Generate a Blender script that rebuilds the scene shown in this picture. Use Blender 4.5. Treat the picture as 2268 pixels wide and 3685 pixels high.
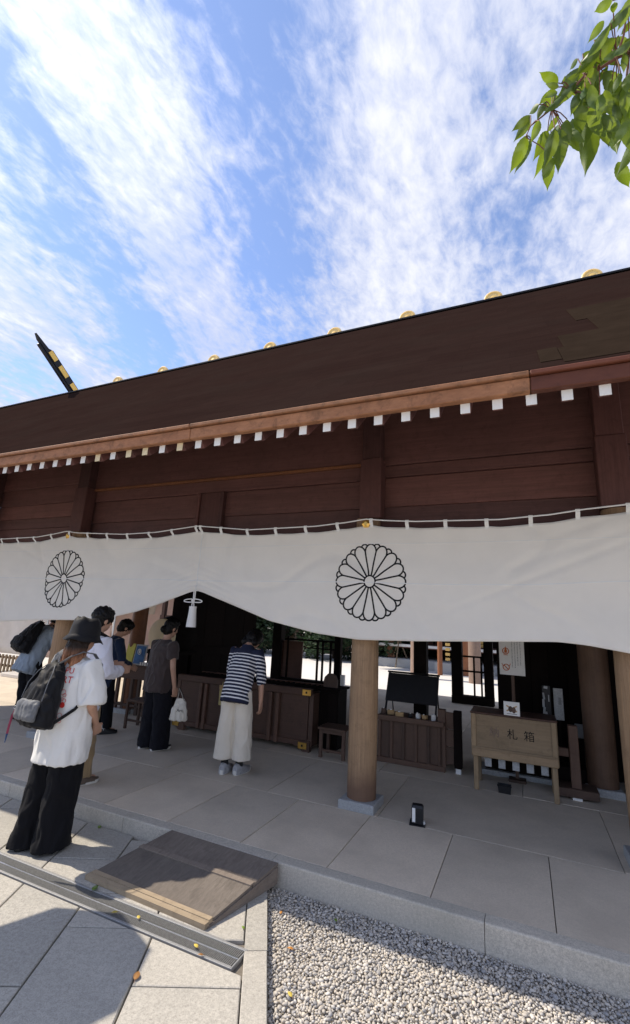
import bpy, bmesh, math, random
from mathutils import Vector, Matrix, noise
random.seed(7)
R = math.radians
SC = bpy.context.scene
COL = SC.collection
for o in list(bpy.data.objects):
    bpy.data.objects.remove(o)

# ------------------------------------------------------------------ camera
cam = bpy.data.cameras.new('camera'); camo = bpy.data.objects.new('camera', cam); COL.objects.link(camo)
cam.sensor_fit = 'HORIZONTAL'; cam.sensor_width = 36.0; cam.lens = 26.235
cam.clip_start = 0.05; cam.clip_end = 3000
F_ = Vector((-0.4043, 0.8833, 0.2369)); R_ = Vector((0.9133, 0.4038, 0.0528)); U_ = R_.cross(F_).normalized()
R_ = F_.cross(U_).normalized(); F_.normalize()
m3 = Matrix((R_, U_, -F_)).transposed()
camo.matrix_world = Matrix.Translation((0, -3.24, 1.70)) @ m3.to_4x4()
SC.camera = camo

# ------------------------------------------------------------------ sun, sky
SUN_DIR = Vector((-1.0, -0.115, 1.2)).normalized()          # towards the sun
sun = bpy.data.lights.new('sun', 'SUN'); sun.energy = 2.1; sun.angle = R(0.6); sun.color = (1.0, 0.90, 0.755)
suno = bpy.data.objects.new('sun', sun); COL.objects.link(suno)
suno.rotation_euler = SUN_DIR.to_track_quat('Z', 'Y').to_euler(); suno.location = (-6, -4, 9)

W = bpy.data.worlds.new('World'); SC.world = W; W.use_nodes = True
def sky():
    nt = W.node_tree; N = nt.nodes; L = nt.links
    for n in list(N): N.remove(n)
    out = N.new('ShaderNodeOutputWorld'); bg = N.new('ShaderNodeBackground'); bg.inputs[1].default_value = 0.10
    L.new(bg.outputs[0], out.inputs[0])
    st = N.new('ShaderNodeTexSky'); st.sky_type = 'NISHITA'; st.sun_disc = False
    st.sun_elevation = math.asin(SUN_DIR.z); st.sun_rotation = math.atan2(SUN_DIR.x, SUN_DIR.y) % (2 * math.pi)
    st.air_density = 1.0; st.dust_density = 0.25; st.ozone_density = 2.0; st.altitude = 900
    tc = N.new('ShaderNodeTexCoord'); sp = N.new('ShaderNodeSeparateXYZ'); L.new(tc.outputs['Generated'], sp.inputs[0])
    def M(op, a, b=None, c=None, clamp=False):
        n = N.new('ShaderNodeMath'); n.operation = op; n.use_clamp = clamp
        for i, v in enumerate((a, b, c)):
            if v is None: continue
            if isinstance(v, (int, float)): n.inputs[i].default_value = v
            else: L.new(v, n.inputs[i])
        return n.outputs[0]
    zz = M('ADD', M('MAXIMUM', sp.outputs[2], 0.0), 0.10)
    u = M('DIVIDE', sp.outputs[0], zz); v = M('DIVIDE', sp.outputs[1], zz)
    cb = N.new('ShaderNodeCombineXYZ'); L.new(u, cb.inputs[0]); L.new(v, cb.inputs[1])
    def nz(loc, rot, scale, sc, det, rough, dist=0.0):
        mp = N.new('ShaderNodeMapping'); mp.vector_type = 'POINT'
        r = N.new('ShaderNodeVectorRotate'); r.rotation_type = 'Z_AXIS'; r.inputs['Angle'].default_value = R(rot)
        L.new(cb.outputs[0], r.inputs[0]); L.new(r.outputs[0], mp.inputs[0])
        mp.inputs['Location'].default_value = loc; mp.inputs['Scale'].default_value = scale
        t = N.new('ShaderNodeTexNoise'); t.inputs['Scale'].default_value = sc; t.inputs['Detail'].default_value = det
        t.inputs['Roughness'].default_value = rough; t.inputs['Distortion'].default_value = dist
        L.new(mp.outputs[0], t.inputs['Vector']); return t.outputs[0]
    def ramp(x, a, b):
        n = N.new('ShaderNodeMapRange'); n.interpolation_type = 'SMOOTHSTEP'
        L.new(x, n.inputs[0]); n.inputs[1].default_value = a; n.inputs[2].default_value = b
        n.inputs[3].default_value = 0; n.inputs[4].default_value = 1; return n.outputs[0]
    RT = SKY['rot']
    big = nz((SKY['big'][0], SKY['big'][1], 0), RT, (1.0, 0.30, 1), 1.15, 2.5, 0.5, 0.3)
    puff = nz((3.1, 1.7, 0), RT + 8, (1.0, 0.62, 1), 5.2, 9.0, 0.60, 0.35)
    fine = nz((7.1, 2.2, 0), RT + 18, (1.0, 0.55, 1), 30.0, 6.0, 0.62, 0.3)
    streak = nz((0.4, 5.2, 0), RT - 4, (1.0, 0.085, 1), 6.0, 8.0, 0.62, 0.5)
    veil = nz((5.4, 1.2, 0), RT, (1.0, 0.22, 1), 1.3, 3.0, 0.5, 0.2)
    # rolls of cloud running with the wind, thicker on one side of the sky
    cs = M('ADD', M('MULTIPLY_ADD', v, 0.36, u), M('MULTIPLY', M('SUBTRACT', big, 0.5), 0.42))
    roll = M('MULTIPLY', M('COSINE', M('MULTIPLY', M('ADD', cs, 0.48), 11.1)), SKY['roll'])
    side = M('MULTIPLY', ramp(cs, -0.18, 0.16), SKY['side'])
    far = M('MULTIPLY', ramp(v, 0.9, 2.2), 0.10)
    base = M('ADD', M('ADD', roll, side), far)
    s1 = M('ADD', base, M('MULTIPLY_ADD', big, 0.7, M('MULTIPLY_ADD', puff, 1.05, M('MULTIPLY_ADD', streak, 0.45, M('MULTIPLY', fine, 0.80)))))
    c1 = ramp(s1, SKY['a'], SKY['b'])
    s2 = M('ADD', M('MULTIPLY', roll, 1.1), M('MULTIPLY_ADD', veil, 0.7, M('MULTIPLY_ADD', streak, 0.75, M('MULTIPLY', fine, 0.34))))
    c2 = M('MULTIPLY', ramp(s2, SKY['va'], SKY['vb']), 0.85)
    cov = M('SUBTRACT', 1.0, M('MULTIPLY', M('SUBTRACT', 1.0, c1), M('SUBTRACT', 1.0, c2))); cov = M('MULTIPLY_ADD', cov, 0.84, 0.13)
    # shading of the cloud sheet: thicker parts brighter, thin parts bluish
    cm = N.new('ShaderNodeMix'); cm.data_type = 'RGBA'
    L.new(ramp(s1, SKY['b'] - 0.16, SKY['b'] + 0.30), cm.inputs['Factor'])
    cm.inputs['A'].default_value = SKY['ca']; cm.inputs['B'].default_value = SKY['cb']
    # cloud glows where it lies near the sun (forward scattering)
    dt = N.new('ShaderNodeVectorMath'); dt.operation = 'DOT_PRODUCT'; L.new(tc.outputs['Generated'], dt.inputs[0]); dt.inputs[1].default_value = tuple(SUN_DIR)
    gl = M('MULTIPLY_ADD', M('POWER', M('MAXIMUM', dt.outputs['Value'], 0.0), 9.0), SKY['glow'], 1.0)
    cg = N.new('ShaderNodeMix'); cg.data_type = 'RGBA'; cg.blend_type = 'MULTIPLY'; cg.inputs['Factor'].default_value = 1
    L.new(cm.outputs['Result'], cg.inputs['A']); L.new(gl, cg.inputs['B']); cm = cg
    skc = N.new('ShaderNodeMix'); skc.data_type = 'RGBA'; skc.blend_type = 'MULTIPLY'; skc.inputs['Factor'].default_value = 1
    L.new(st.outputs[0], skc.inputs['A']); skc.inputs['B'].default_value = SKY['tint']
    mx = N.new('ShaderNodeMix'); mx.data_type = 'RGBA'
    L.new(cov, mx.inputs['Factor']); L.new(skc.outputs['Result'], mx.inputs['A']); L.new(cm.outputs['Result'], mx.inputs['B'])
    L.new(mx.outputs['Result'], bg.inputs[0])
SKY = dict(rot=-14, big=(0.3, 0.55), roll=.095, side=.14, a=1.30, b=1.70, va=0.80, vb=1.16, glow=0.85, tint=(.84, .87, .98, 1), ca=(2.4, 2.65, 3.5, 1), cb=(3.7, 3.75, 4.0, 1))
sky()
SC.view_settings.view_transform = 'Standard'; SC.view_settings.look = 'None'
SC.view_settings.exposure = 1.42; SC.view_settings.gamma = 1.0
SC.view_settings.use_curve_mapping = False
SC.cycles.max_bounces = 8; SC.cycles.diffuse_bounces = 5

# ------------------------------------------------------------------ mesh helpers
class MB:
    def __init__(s): s.v = []; s.f = []; s.m = []
    def add(s, vs, fs, mi=0, M=None):
        o = len(s.v)
        s.v += [tuple(M @ Vector(p)) for p in vs] if M is not None else [tuple(p) for p in vs]
        s.f += [tuple(i + o for i in f) for f in fs]; s.m += [mi] * len(fs); return s
    def box(s, c, d, b=0.004, M=None, mi=0):
        x, y, z = d[0] / 2, d[1] / 2, d[2] / 2; b = min(b, x * .45, y * .45, z * .45)
        bm = bmesh.new(); bmesh.ops.create_cube(bm, size=1)
        for q in bm.verts: q.co = Vector((q.co.x * 2 * x, q.co.y * 2 * y, q.co.z * 2 * z))
        if b > 0: bmesh.ops.bevel(bm, geom=bm.edges[:], offset=b, segments=1, affect='EDGES')
        T = Matrix.Translation(c)
        if M is not None: T = T @ (M.to_4x4() if len(M) == 3 else M)
        bm.verts.index_update()
        s.add([T @ q.co for q in bm.verts], [[q.index for q in f.verts] for f in bm.faces], mi); bm.free(); return s
    def bx(s, x0, x1, y0, y1, z0, z1, b=0.004, mi=0):
        return s.box(((x0 + x1) / 2, (y0 + y1) / 2, (z0 + z1) / 2), (abs(x1 - x0), abs(y1 - y0), abs(z1 - z0)), b, None, mi)
    def loft(s, rings, cap=True, mi=0, closed=False):
        n = len(rings[0]); vs = [p for r in rings for p in r]; fs = []
        k = len(rings)
        for i in range(k if closed else k - 1):
            a = i * n; c = ((i + 1) % k) * n
            for j in range(n):
                fs.append((a + j, a + (j + 1) % n, c + (j + 1) % n, c + j))
        if cap and not closed:
            fs.append(tuple(range(n - 1, -1, -1))); fs.append(tuple(range((k - 1) * n, k * n)))
        return s.add(vs, fs, mi)
    def tube(s, path, r, n=8, mi=0, flat=1.0, up=None, cap=True, closed=False):
        P = [Vector(p) for p in path]; k = len(P); rings = []
        t0 = (P[1] - P[0]).normalized()
        a = Vector(up) if up is not None else (Vector((0, 0, 1)) if abs(t0.z) < .9 else Vector((1, 0, 0)))
        for i in range(k):
            if closed: t = (P[(i + 1) % k] - P[i - 1]).normalized()
            else: t = (P[min(i + 1, k - 1)] - P[max(i - 1, 0)]).normalized()
            x = a.cross(t)
            if x.length < 1e-5: x = Vector((1, 0, 0)).cross(t)
            x.normalize(); y = t.cross(x).normalized()
            if up is None: a = y
            rr = r[i] if isinstance(r, (list, tuple)) else r
            if isinstance(rr, (list, tuple)): rx, ry = rr
            else: rx, ry = rr, rr * flat
            rings.append([P[i] + x * math.cos(2 * math.pi * j / n) * rx + y * math.sin(2 * math.pi * j / n) * ry for j in range(n)])
        return s.loft(rings, cap, mi, closed)
    def cyl(s, c, r, h, n=32, r2=None, mi=0, axis='Z'):
        r2 = r if r2 is None else r2; rings = []
        for t, rr in ((0, r), (1, r2)):
            ring = []
            for j in range(n):
                a = 2 * math.pi * j / n; x, y = math.cos(a) * rr, math.sin(a) * rr
                if axis == 'Z': ring.append((c[0] + x, c[1] + y, c[2] + h * t))
                elif axis == 'Y': ring.append((c[0] + x, c[1] + h * t, c[2] - y))
                else: ring.append((c[0] + h * t, c[1] + x, c[2] + y))
            rings.append(ring)
        return s.loft(rings, True, mi)
    def ell(s, c, r, M=None, nu=14, nv=9, mi=0):
        vs = [(0, 0, 1)]; fs = []
        for i in range(1, nv):
            th = math.pi * i / nv
            for j in range(nu):
                ph = 2 * math.pi * j / nu; vs.append((math.sin(th) * math.cos(ph), math.sin(th) * math.sin(ph), math.cos(th)))
        vs.append((0, 0, -1)); e = len(vs) - 1
        for j in range(nu): fs.append((0, 1 + j, 1 + (j + 1) % nu))
        for i in range(nv - 2):
            for j in range(nu):
                a = 1 + i * nu; fs.append((a + j, a + nu + j, a + nu + (j + 1) % nu, a + (j + 1) % nu))
        a = 1 + (nv - 2) * nu
        for j in range(nu): fs.append((a + j, e, a + (j + 1) % nu))
        out = []
        for p in vs:
            q = Vector((p[0] * r[0], p[1] * r[1], p[2] * r[2]))
            if M is not None: q = M @ q
            out.append(Vector(c) + q)
        return s.add(out, fs, mi)
    def cap(s, a, b, ra, rb=None, n=12, flat=1.0):
        """capsule from a to b"""
        rb = ra if rb is None else rb; a = Vector(a); b = Vector(b); d = (b - a).normalized()
        P = [a - d * ra * .95, a - d * ra * .7, a - d * ra * .3, a, a.lerp(b, .5), b, b + d * rb * .3, b + d * rb * .7, b + d * rb * .95]
        rr = [ra * .25, ra * .7, ra * .95, ra, (ra + rb) / 2, rb, rb * .95, rb * .7, rb * .25]
        return s.tube(P, rr, n, flat=flat)
    def mesh(s, name, smooth=False, ang=None):
        me = bpy.data.meshes.new(name); me.from_pydata(s.v, [], s.f)
        me.polygons.foreach_set('material_index', s.m)
        bm = bmesh.new(); bm.from_mesh(me); bmesh.ops.recalc_face_normals(bm, faces=bm.faces); bm.to_mesh(me); bm.free()
        if smooth:
            me.polygons.foreach_set('use_smooth', [True] * len(me.polygons))
            if ang:
                try: me.set_sharp_from_angle(angle=R(ang))
                except Exception: pass
        me.update(); return me

def obj(name, me, mat=None, parent=None, loc=None, rot=None):
    if isinstance(me, MB): me = me.mesh(name)
    if mat is not None and not me.materials:
        for q in (mat if isinstance(mat, (list, tuple)) else [mat]): me.materials.append(q)
    o = bpy.data.objects.new(name, me); COL.objects.link(o)
    if parent is not None: o.parent = parent
    if loc is not None: o.location = loc
    if rot is not None: o.rotation_euler = rot
    return o
def tag(o, label=None, cat=None, group=None, kind=None):
    for k, v in (('label', label), ('category', cat), ('group', group), ('kind', kind)):
        if v: o[k] = v
    return o
def thing(name, label, cat, loc=(0, 0, 0), rotz=0.0, group=None):
    o = bpy.data.objects.new(name, None); COL.objects.link(o); o.location = loc; o.rotation_euler = (0, 0, rotz)
    o.empty_display_size = .1
    return tag(o, label, cat, group)
def cpart(name, c, d, mat, parent, b=0.004, M=None, cache={}):
    """a part that is one chamfered box, its origin in its middle"""
    key = (tuple(round(q, 4) for q in d), round(b, 4), mat.name if hasattr(mat, 'name') else str(mat), name)
    me = cache.get(key)
    if me is None:
        me = MB().box((0, 0, 0), d, b).mesh(name); cache[key] = me; me.materials.append(mat)
    o = bpy.data.objects.new(name, me); COL.objects.link(o); o.parent = parent
    if M is not None: o.matrix_local = Matrix.Translation(c) @ M.to_4x4()
    else: o.location = c
    return o
def bpart(name, x0, x1, y0, y1, z0, z1, mat, parent, b=0.004):
    return cpart(name, ((x0 + x1) / 2, (y0 + y1) / 2, (z0 + z1) / 2), (abs(x1 - x0), abs(y1 - y0), abs(z1 - z0)), mat, parent, b)
def fuse(mb, name, voxel, smooth=4, disp=0.0, dscale=0.12, dseed=0):
    """one continuous surface from overlapping closed pieces"""
    me = mb.mesh(name + '_src'); o = bpy.data.objects.new(name + '_src', me); COL.objects.link(o)
    m = o.modifiers.new('r', 'REMESH'); m.mode = 'VOXEL'; m.voxel_size = voxel; m.use_smooth_shade = True
    if smooth:
        q = o.modifiers.new('s', 'SMOOTH'); q.factor = .5; q.iterations = smooth
    dg = bpy.context.evaluated_depsgraph_get(); dg.update()
    r = bpy.data.meshes.new_from_object(o.evaluated_get(dg)); r.name = name
    bpy.data.objects.remove(o); bpy.data.meshes.remove(me)
    if disp:
        r.update(); nn = [v.normal.copy() for v in r.vertices]
        for v, n in zip(r.vertices, nn):
            p = v.co
            q = Vector((p.x / dscale + dseed, p.y / dscale, p.z / (dscale * 1.9)))
            k = noise.noise(q) * .55 + noise.noise(q * 2.3) * .3; rg = 1 - abs(noise.noise(q * 1.4 + Vector((9, 3, 5)))) * 3.2; k += max(0, rg) * .75 - .2
            v.co = p + n * (disp * (k - abs(k) * .3))
    r.polygons.foreach_set('use_smooth', [True] * len(r.polygons)); r.update()
    return r
def text_mesh(s, size, ext=0.0006):
    c = bpy.data.curves.new('t', 'FONT'); c.body = s; c.size = size; c.extrude = ext; c.align_x = 'CENTER'; c.align_y = 'CENTER'; c.resolution_u = 3
    o = bpy.data.objects.new('t', c); COL.objects.link(o)
    dg = bpy.context.evaluated_depsgraph_get(); dg.update()
    me = bpy.data.meshes.new_from_object(o.evaluated_get(dg)); bpy.data.objects.remove(o); bpy.data.curves.remove(c)
    return me

# ------------------------------------------------------------------ materials
def nodes(name):
    m = bpy.data.materials.new(name); m.use_nodes = True; nt = m.node_tree
    for n in list(nt.nodes): nt.nodes.remove(n)
    out = nt.nodes.new('ShaderNodeOutputMaterial'); b = nt.nodes.new('ShaderNodeBsdfPrincipled'); nt.links.new(b.outputs[0], out.inputs[0])
    return m, nt, b, out
def coords(nt, scale=(1, 1, 1), rnd=True, gen='Object'):
    tc = nt.nodes.new('ShaderNodeTexCoord'); mp = nt.nodes.new('ShaderNodeMapping'); mp.inputs['Scale'].default_value = scale
    nt.links.new(tc.outputs[gen], mp.inputs[0])
    if rnd:
        oi = nt.nodes.new('ShaderNodeObjectInfo'); k = nt.nodes.new('ShaderNodeMath'); k.operation = 'MULTIPLY'; k.inputs[1].default_value = 37.0
        nt.links.new(oi.outputs['Random'], k.inputs[0]); nt.links.new(k.outputs[0], mp.inputs['Location'])
    return mp.outputs[0]
def noise_n(nt, vec, scale, det=5, rough=.6, dist=0):
    t = nt.nodes.new('ShaderNodeTexNoise'); t.inputs['Scale'].default_value = scale; t.inputs['Detail'].default_value = det
    t.inputs['Roughness'].default_value = rough; t.inputs['Distortion'].default_value = dist; nt.links.new(vec, t.inputs['Vector']); return t.outputs[0]
def cramp(nt, x, stops):
    r = nt.nodes.new('ShaderNodeValToRGB'); e = r.color_ramp.elements
    while len(e) < len(stops): e.new(.5)
    for q, (p, c) in zip(e, stops): q.position = p; q.color = (*c, 1)
    nt.links.new(x, r.inputs[0]); return r.outputs[0]
def mixc(nt, fac, a, b, blend='MIX'):
    m = nt.nodes.new('ShaderNodeMix'); m.data_type = 'RGBA'; m.blend_type = blend
    for k, v in (('Factor', fac), ('A', a), ('B', b)):
        if isinstance(v, (int, float)): m.inputs[k].default_value = v
        elif isinstance(v, tuple): m.inputs[k].default_value = (*v, 1)
        else: nt.links.new(v, m.inputs[k])
    return m.outputs['Result']
def bump(nt, b, h, strength=.3, dist=.01):
    n = nt.nodes.new('ShaderNodeBump'); n.inputs['Strength'].default_value = strength; n.inputs['Distance'].default_value = dist
    nt.links.new(h, n.inputs['Height']); nt.links.new(n.outputs[0], b.inputs['Normal'])
def mul(c, k): return tuple(max(0, q * k) for q in c)
def plain(name, c, rough=.6, var=.25, scale=9, bmp=.15, metal=0.0, spec=.4, bscale=60, emit=None):
    m, nt, b, out = nodes(name); v = coords(nt)
    n = noise_n(nt, v, scale); col = cramp(nt, n, [(.3, mul(c, 1 - var)), (.7, mul(c, 1 + var))]); nt.links.new(col, b.inputs['Base Color'])
    b.inputs['Roughness'].default_value = rough; b.inputs['Metallic'].default_value = metal; b.inputs['Specular IOR Level'].default_value = spec
    if bmp: bump(nt, b, noise_n(nt, v, bscale), bmp, .004)
    return m
def wood(name, c, axis='Z', rough=.6, var=.45, grain=26, bmp=.35, stretch=.06, tint=None, spec=.3, stain=None, spots=.45):
    s = {'X': (stretch, 1, 1), 'Y': (1, stretch, 1), 'Z': (1, 1, stretch)}[axis]
    m, nt, b, out = nodes(name); v = coords(nt, s)
    n1 = noise_n(nt, v, grain, 8, .65, .6); n2 = noise_n(nt, v, grain * 4.5, 4, .7); v3 = coords(nt, (1, 1, 1)); n3 = noise_n(nt, v3, 2.2, 4, .6)
    col = cramp(nt, n1, [(.28, mul(c, 1 - var)), (.5, c), (.75, mul(c, 1 + var))])
    col = mixc(nt, .45, col, cramp(nt, n2, [(.3, mul(c, 1 - var * .8)), (.7, mul(c, 1 + var * .7))]))
    col = mixc(nt, n3, col, tint if tint else mul(c, .72))
    n5 = noise_n(nt, v3, 11, 7, .7, .5); col = mixc(nt, cramp(nt, n5, [(.50, (0, 0, 0)), (.72, (spots,) * 3)]), col, mul(c, .38))
    oi = nt.nodes.new('ShaderNodeObjectInfo'); col = mixc(nt, 1.0, col, cramp(nt, oi.outputs['Random'], [(0, (.70, .72, .75)), (1, (1.25, 1.20, 1.18))]), 'MULTIPLY')
    if stain: 
        tz = nt.nodes.new('ShaderNodeTexCoord'); sz = nt.nodes.new('ShaderNodeSeparateXYZ'); nt.links.new(tz.outputs['Object'], sz.inputs[0]); ad = nt.nodes.new('ShaderNodeMath'); ad.operation = 'MULTIPLY_ADD'; nt.links.new(n3, ad.inputs[0]); ad.inputs[1].default_value = .35; nt.links.new(sz.outputs[2], ad.inputs[2])
        col = mixc(nt, cramp(nt, ad.outputs[0], [(.30, (.75, .75, .75)), (.48, (0, 0, 0))]), col, stain)
    nt.links.new(col, b.inputs['Base Color']); b.inputs['Roughness'].default_value = rough; b.inputs['Specular IOR Level'].default_value = spec
    bump(nt, b, n1, bmp, .006); return m
def granite(name, c, sp=.35, rough=.75, scale=260, stain=.22, stainc=None, bmp=.25):
    m, nt, b, out = nodes(name); v = coords(nt)
    n1 = noise_n(nt, v, scale, 3, .75); n2 = noise_n(nt, v, 1.7, 6, .62); n3 = noise_n(nt, v, scale * .33, 2, .6); n4 = noise_n(nt, v, 9, 5, .7)
    col = cramp(nt, n1, [(.36, mul(c, 1 - sp)), (.48, mul(c, .95)), (.6, mul(c, 1 + sp * .45)), (.72, mul(c, 1 + sp))])
    col = mixc(nt, .35, col, cramp(nt, n3, [(.35, mul(c, 1 - sp)), (.65, mul(c, 1 + sp * .6))]))
    f = cramp(nt, n2, [(.42, (0, 0, 0)), (.7, (stain * 2.4,) * 3)])
    col = mixc(nt, f, col, stainc if stainc else mul(c, .62))
    f2 = cramp(nt, n4, [(.5, (0, 0, 0)), (.75, (stain,) * 3)])
    col = mixc(nt, f2, col, mul(c, .7))
    oi = nt.nodes.new('ShaderNodeObjectInfo'); col = mixc(nt, 1.0, col, cramp(nt, oi.outputs['Random'], [(0, (.90, .90, .90)), (1, (1.05, 1.04, 1.03))]), 'MULTIPLY')
    nt.links.new(col, b.inputs['Base Color']); b.inputs['Roughness'].default_value = rough
    bump(nt, b, n1, bmp, .002); return m
def cloth(name, c, rough=.9, weave=420, var=.08, trans=0.0, fold=0.0, sheen=.2):
    m, nt, b, out = nodes(name); v = coords(nt)
    n = noise_n(nt, v, 5, 4); w = noise_n(nt, v, weave, 2)
    col = cramp(nt, n, [(.3, mul(c, 1 - var)), (.7, mul(c, 1 + var))]); nt.links.new(col, b.inputs['Base Color'])
    b.inputs['Roughness'].default_value = rough; b.inputs['Specular IOR Level'].default_value = .15; b.inputs['Sheen Weight'].default_value = sheen
    if fold:
        n5 = noise_n(nt, v, 7, 3, .5, .8); a = nt.nodes.new('ShaderNodeMath'); a.operation = 'MULTIPLY_ADD'; a.inputs[1].default_value = .08
        nt.links.new(w, a.inputs[0]); nt.links.new(n5, a.inputs[2]); bump(nt, b, a.outputs[0], .6, fold)
    else: bump(nt, b, w, .25, .002)
    if trans:
        t = nt.nodes.new('ShaderNodeBsdfTranslucent'); nt.links.new(col, t.inputs[0]); x = nt.nodes.new('ShaderNodeMixShader'); x.inputs[0].default_value = trans
        nt.links.new(b.outputs[0], x.inputs[1]); nt.links.new(t.outputs[0], x.inputs[2]); nt.links.new(x.outputs[0], out.inputs[0])
    return m

DARK = (.180, .078, .068)
M = dict(
    beamx=wood('dark_beam_wood', DARK, 'X', .6, .6, 16, .35, .045, (.10, .050, .042)), beamz=wood('dark_post_wood', mul(DARK, .62), 'Z', .65, .5, 40, .4, .03), beamy=wood('dark_rafter_wood', DARK, 'Y', .6),
    pillar=wood('pillar_wood', (.47, .30, .16), 'Z', .65, .85, 70, .7, .018, (.30, .19, .115), .3, (.12, .065, .045)),
    fascia=wood('weathered_fascia_wood', (.43, .21, .105), 'X', .7, .65, 11, .5, .35, (.25, .105, .05), spots=1.0),
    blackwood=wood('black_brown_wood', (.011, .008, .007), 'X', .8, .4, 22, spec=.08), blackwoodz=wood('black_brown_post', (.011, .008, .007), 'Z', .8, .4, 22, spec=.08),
    browny=wood('brown_counter_wood', (.125, .078, .056), 'Z', .6, .4, 24), brownx=wood('brown_board_wood', (.125, .078, .056), 'X', .6, .4, 24),
    saisen=wood('offering_box_wood', (.135, .076, .054), 'X', .5, .35, 14), saisenz=wood('offering_box_rib', (.155, .090, .064), 'Z', .5, .35, 18),
    pale=wood('pale_box_wood', (.38, .275, .165), 'X', .75, .35, 26, .3, .05, (.28, .20, .12)), palez=wood('pale_leg_wood', (.34, .25, .15), 'Z', .75, .35, 26, .3, .05),
    fence=wood('grey_fence_wood', (.30, .22, .14), 'Z', .75, .3, 24),
    ramp=wood('grey_plywood', (.235, .200, .165), 'Y', .85, .6, 34, .4, .10, (.15, .125, .105)), rampx=wood('ramp_batten_wood', (.42, .33, .22), 'X', .7, .3, 24),
    capw=plain('rafter_end_white', (.78, .76, .72), .6, .05, 20, .05), capy=plain('rafter_end_yellowed', (.72, .60, .38), .6, .12, 20, .05),
    gold=plain('gold_fitting', (.80, .50, .13), .32, .12, 20, .1, 1.0), goldm=plain('gold_lacquer', (.82, .55, .18), .5, .12, 20, .05, .1),
    kats=plain('pale_gilt_wood', (.86, .62, .27), .5, .10, 12, .1, .05),
    slab=granite('platform_granite', (.66, .57, .455), .18, .9, 240, .22), kerb=granite('kerb_granite', (.56, .515, .44), .36, .75, 190, .12, (.25, .25, .20)),
    path=granite('path_granite', (.45, .425, .375), .36, .9, 150, .14), plinth=granite('plinth_granite', (.40, .41, .41), .38, .75, 160, .1),
    mortar=plain('joint_sand', (.16, .14, .115), .95, .3, 30, .3), gravelbed=plain('gravel_bed', (.42, .385, .335), .95, .4, 60, .6),
    court=plain('white_court_gravel', (.62, .60, .57), .95, .12, 40, .4), soil=plain('pale_forecourt', (.52, .485, .42), .95, .2, 4, .3),
    steel=plain('stainless_steel', (.62, .63, .64), .3, .1, 60, .05, 1.0), grate=plain('grate_steel', (.20, .20, .195), .5, .25, 90, .1, .2),
    black=plain('black_paint', (.012, .012, .014), .45, .2, 20, .1), blackm=plain('black_metal', (.02, .02, .022), .4, .2, 20, .1, .6),
    ink=plain('black_dye', (.010, .010, .011), .9, .1, 20, 0), white=plain('white_paper', (.80, .79, .76), .8, .04, 20, .05), red=plain('red_print', (.62, .035, .03), .85, .1, 30, 0),
    rust=plain('orange_emblem', (.52, .15, .05), .8, .15, 30, 0), tan=plain('tan_print', (.50, .33, .16), .8, .15, 30, 0), textg=plain('grey_text', (.22, .22, .22), .8, .1, 30, 0),
    faded=plain('faded_ink', (.20, .14, .11), .9, .15, 40, 0),
    curtain=cloth('white_curtain_cloth', (.88, .84, .77), .85, 500, .02, .15, 0.0, .1), rope=cloth('white_cord', (.80, .79, .76), .8, 300, .04),
    tent=cloth('tent_canvas', (.78, .74, .70), .6, 200, .05, .35), pinktent=cloth('pink_tent_canvas', (.78, .64, .59), .6, 200, .05, .35),
    skin=plain('skin', (.50, .29, .20), .5, .08, 12, .05, 0, .4), hairb=plain('black_hair', (.006, .005, .005), .5, .4, 120, .5, 0, .25, 240),
    eye=plain('eye', (.02, .015, .012), .2, 0, 5, 0), lip=plain('lip', (.36, .12, .10), .5, .05, 5, 0),
    teew=cloth('white_tee_cotton', (.80, .79, .76), .9, 500, .03, .08, .010), sweatw=cloth('white_sweatshirt', (.72, .72, .80), .9, 500, .03, 0, .008),
    pblack=cloth('black_trouser_cloth', (.008, .008, .010), .9, 500, .1, 0, .012, .03), pnavy=cloth('dark_navy_trouser_cloth', (.010, .010, .014), .9, 500, .1, 0, .01, .03),
    khaki=cloth('khaki_cotton', (.30, .215, .12), .9, 500, .06, 0, .012), cream=cloth('cream_wool', (.70, .64, .54), .95, 300, .04, 0, .006),
    navy=cloth('navy_knit', (.012, .022, .050), .9, 400, .1, 0, .008), brown=cloth('charcoal_brown_tee', (.060, .046, .044), .9, 400, .08, 0, .010),
    greyc=cloth('grey_blue_shirt', (.30, .36, .43), .9, 400, .08, 0, .010), packn=cloth('black_nylon', (.011, .011, .013), .6, 500, .15, 0, .010, .05),
    packg=cloth('grey_nylon_sheen', (.16, .165, .175), .5, 500, .15, 0, .008, .1), tote=cloth('tote_canvas', (.70, .66, .58), .9, 300, .04, 0, .01),
    shoeb=plain('black_shoe', (.015, .015, .016), .5, .2, 20, .1), shoeg=plain('grey_sneaker', (.34, .34, .35), .6, .3, 30, .2), sole=plain('pale_sole', (.66, .64, .59), .7, .08, 30, .1),
    sock=cloth('black_sock', (.02, .02, .022), .9), sockw=cloth('white_sock', (.75, .75, .73), .9), shoebr=plain('brown_sneaker', (.13, .095, .07), .6, .25, 30, .2),
    drum=plain('drum_hide', (.85, .72, .48), .6, .06, 8, .1), blue=plain('blue_poster', (.025, .11, .28), .5, .35, 14, 0), yellow=plain('yellow_card', (.62, .56, .10), .6, .1, 14, 0),
    bark=wood('tree_bark', (.12, .085, .065), 'Z', .85, .4, 14, .7, .3), twig=plain('red_brown_twig', (.16, .07, .045), .6, .3, 30, .3),
    keyp=cloth('pink_strap', (.34, .06, .11), .8), keyb=cloth('blue_strap', (.03, .07, .16), .8), bagy=plain('yellow_paper_bag', (.56, .46, .20), .7, .1, 14, .1),
)

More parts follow.
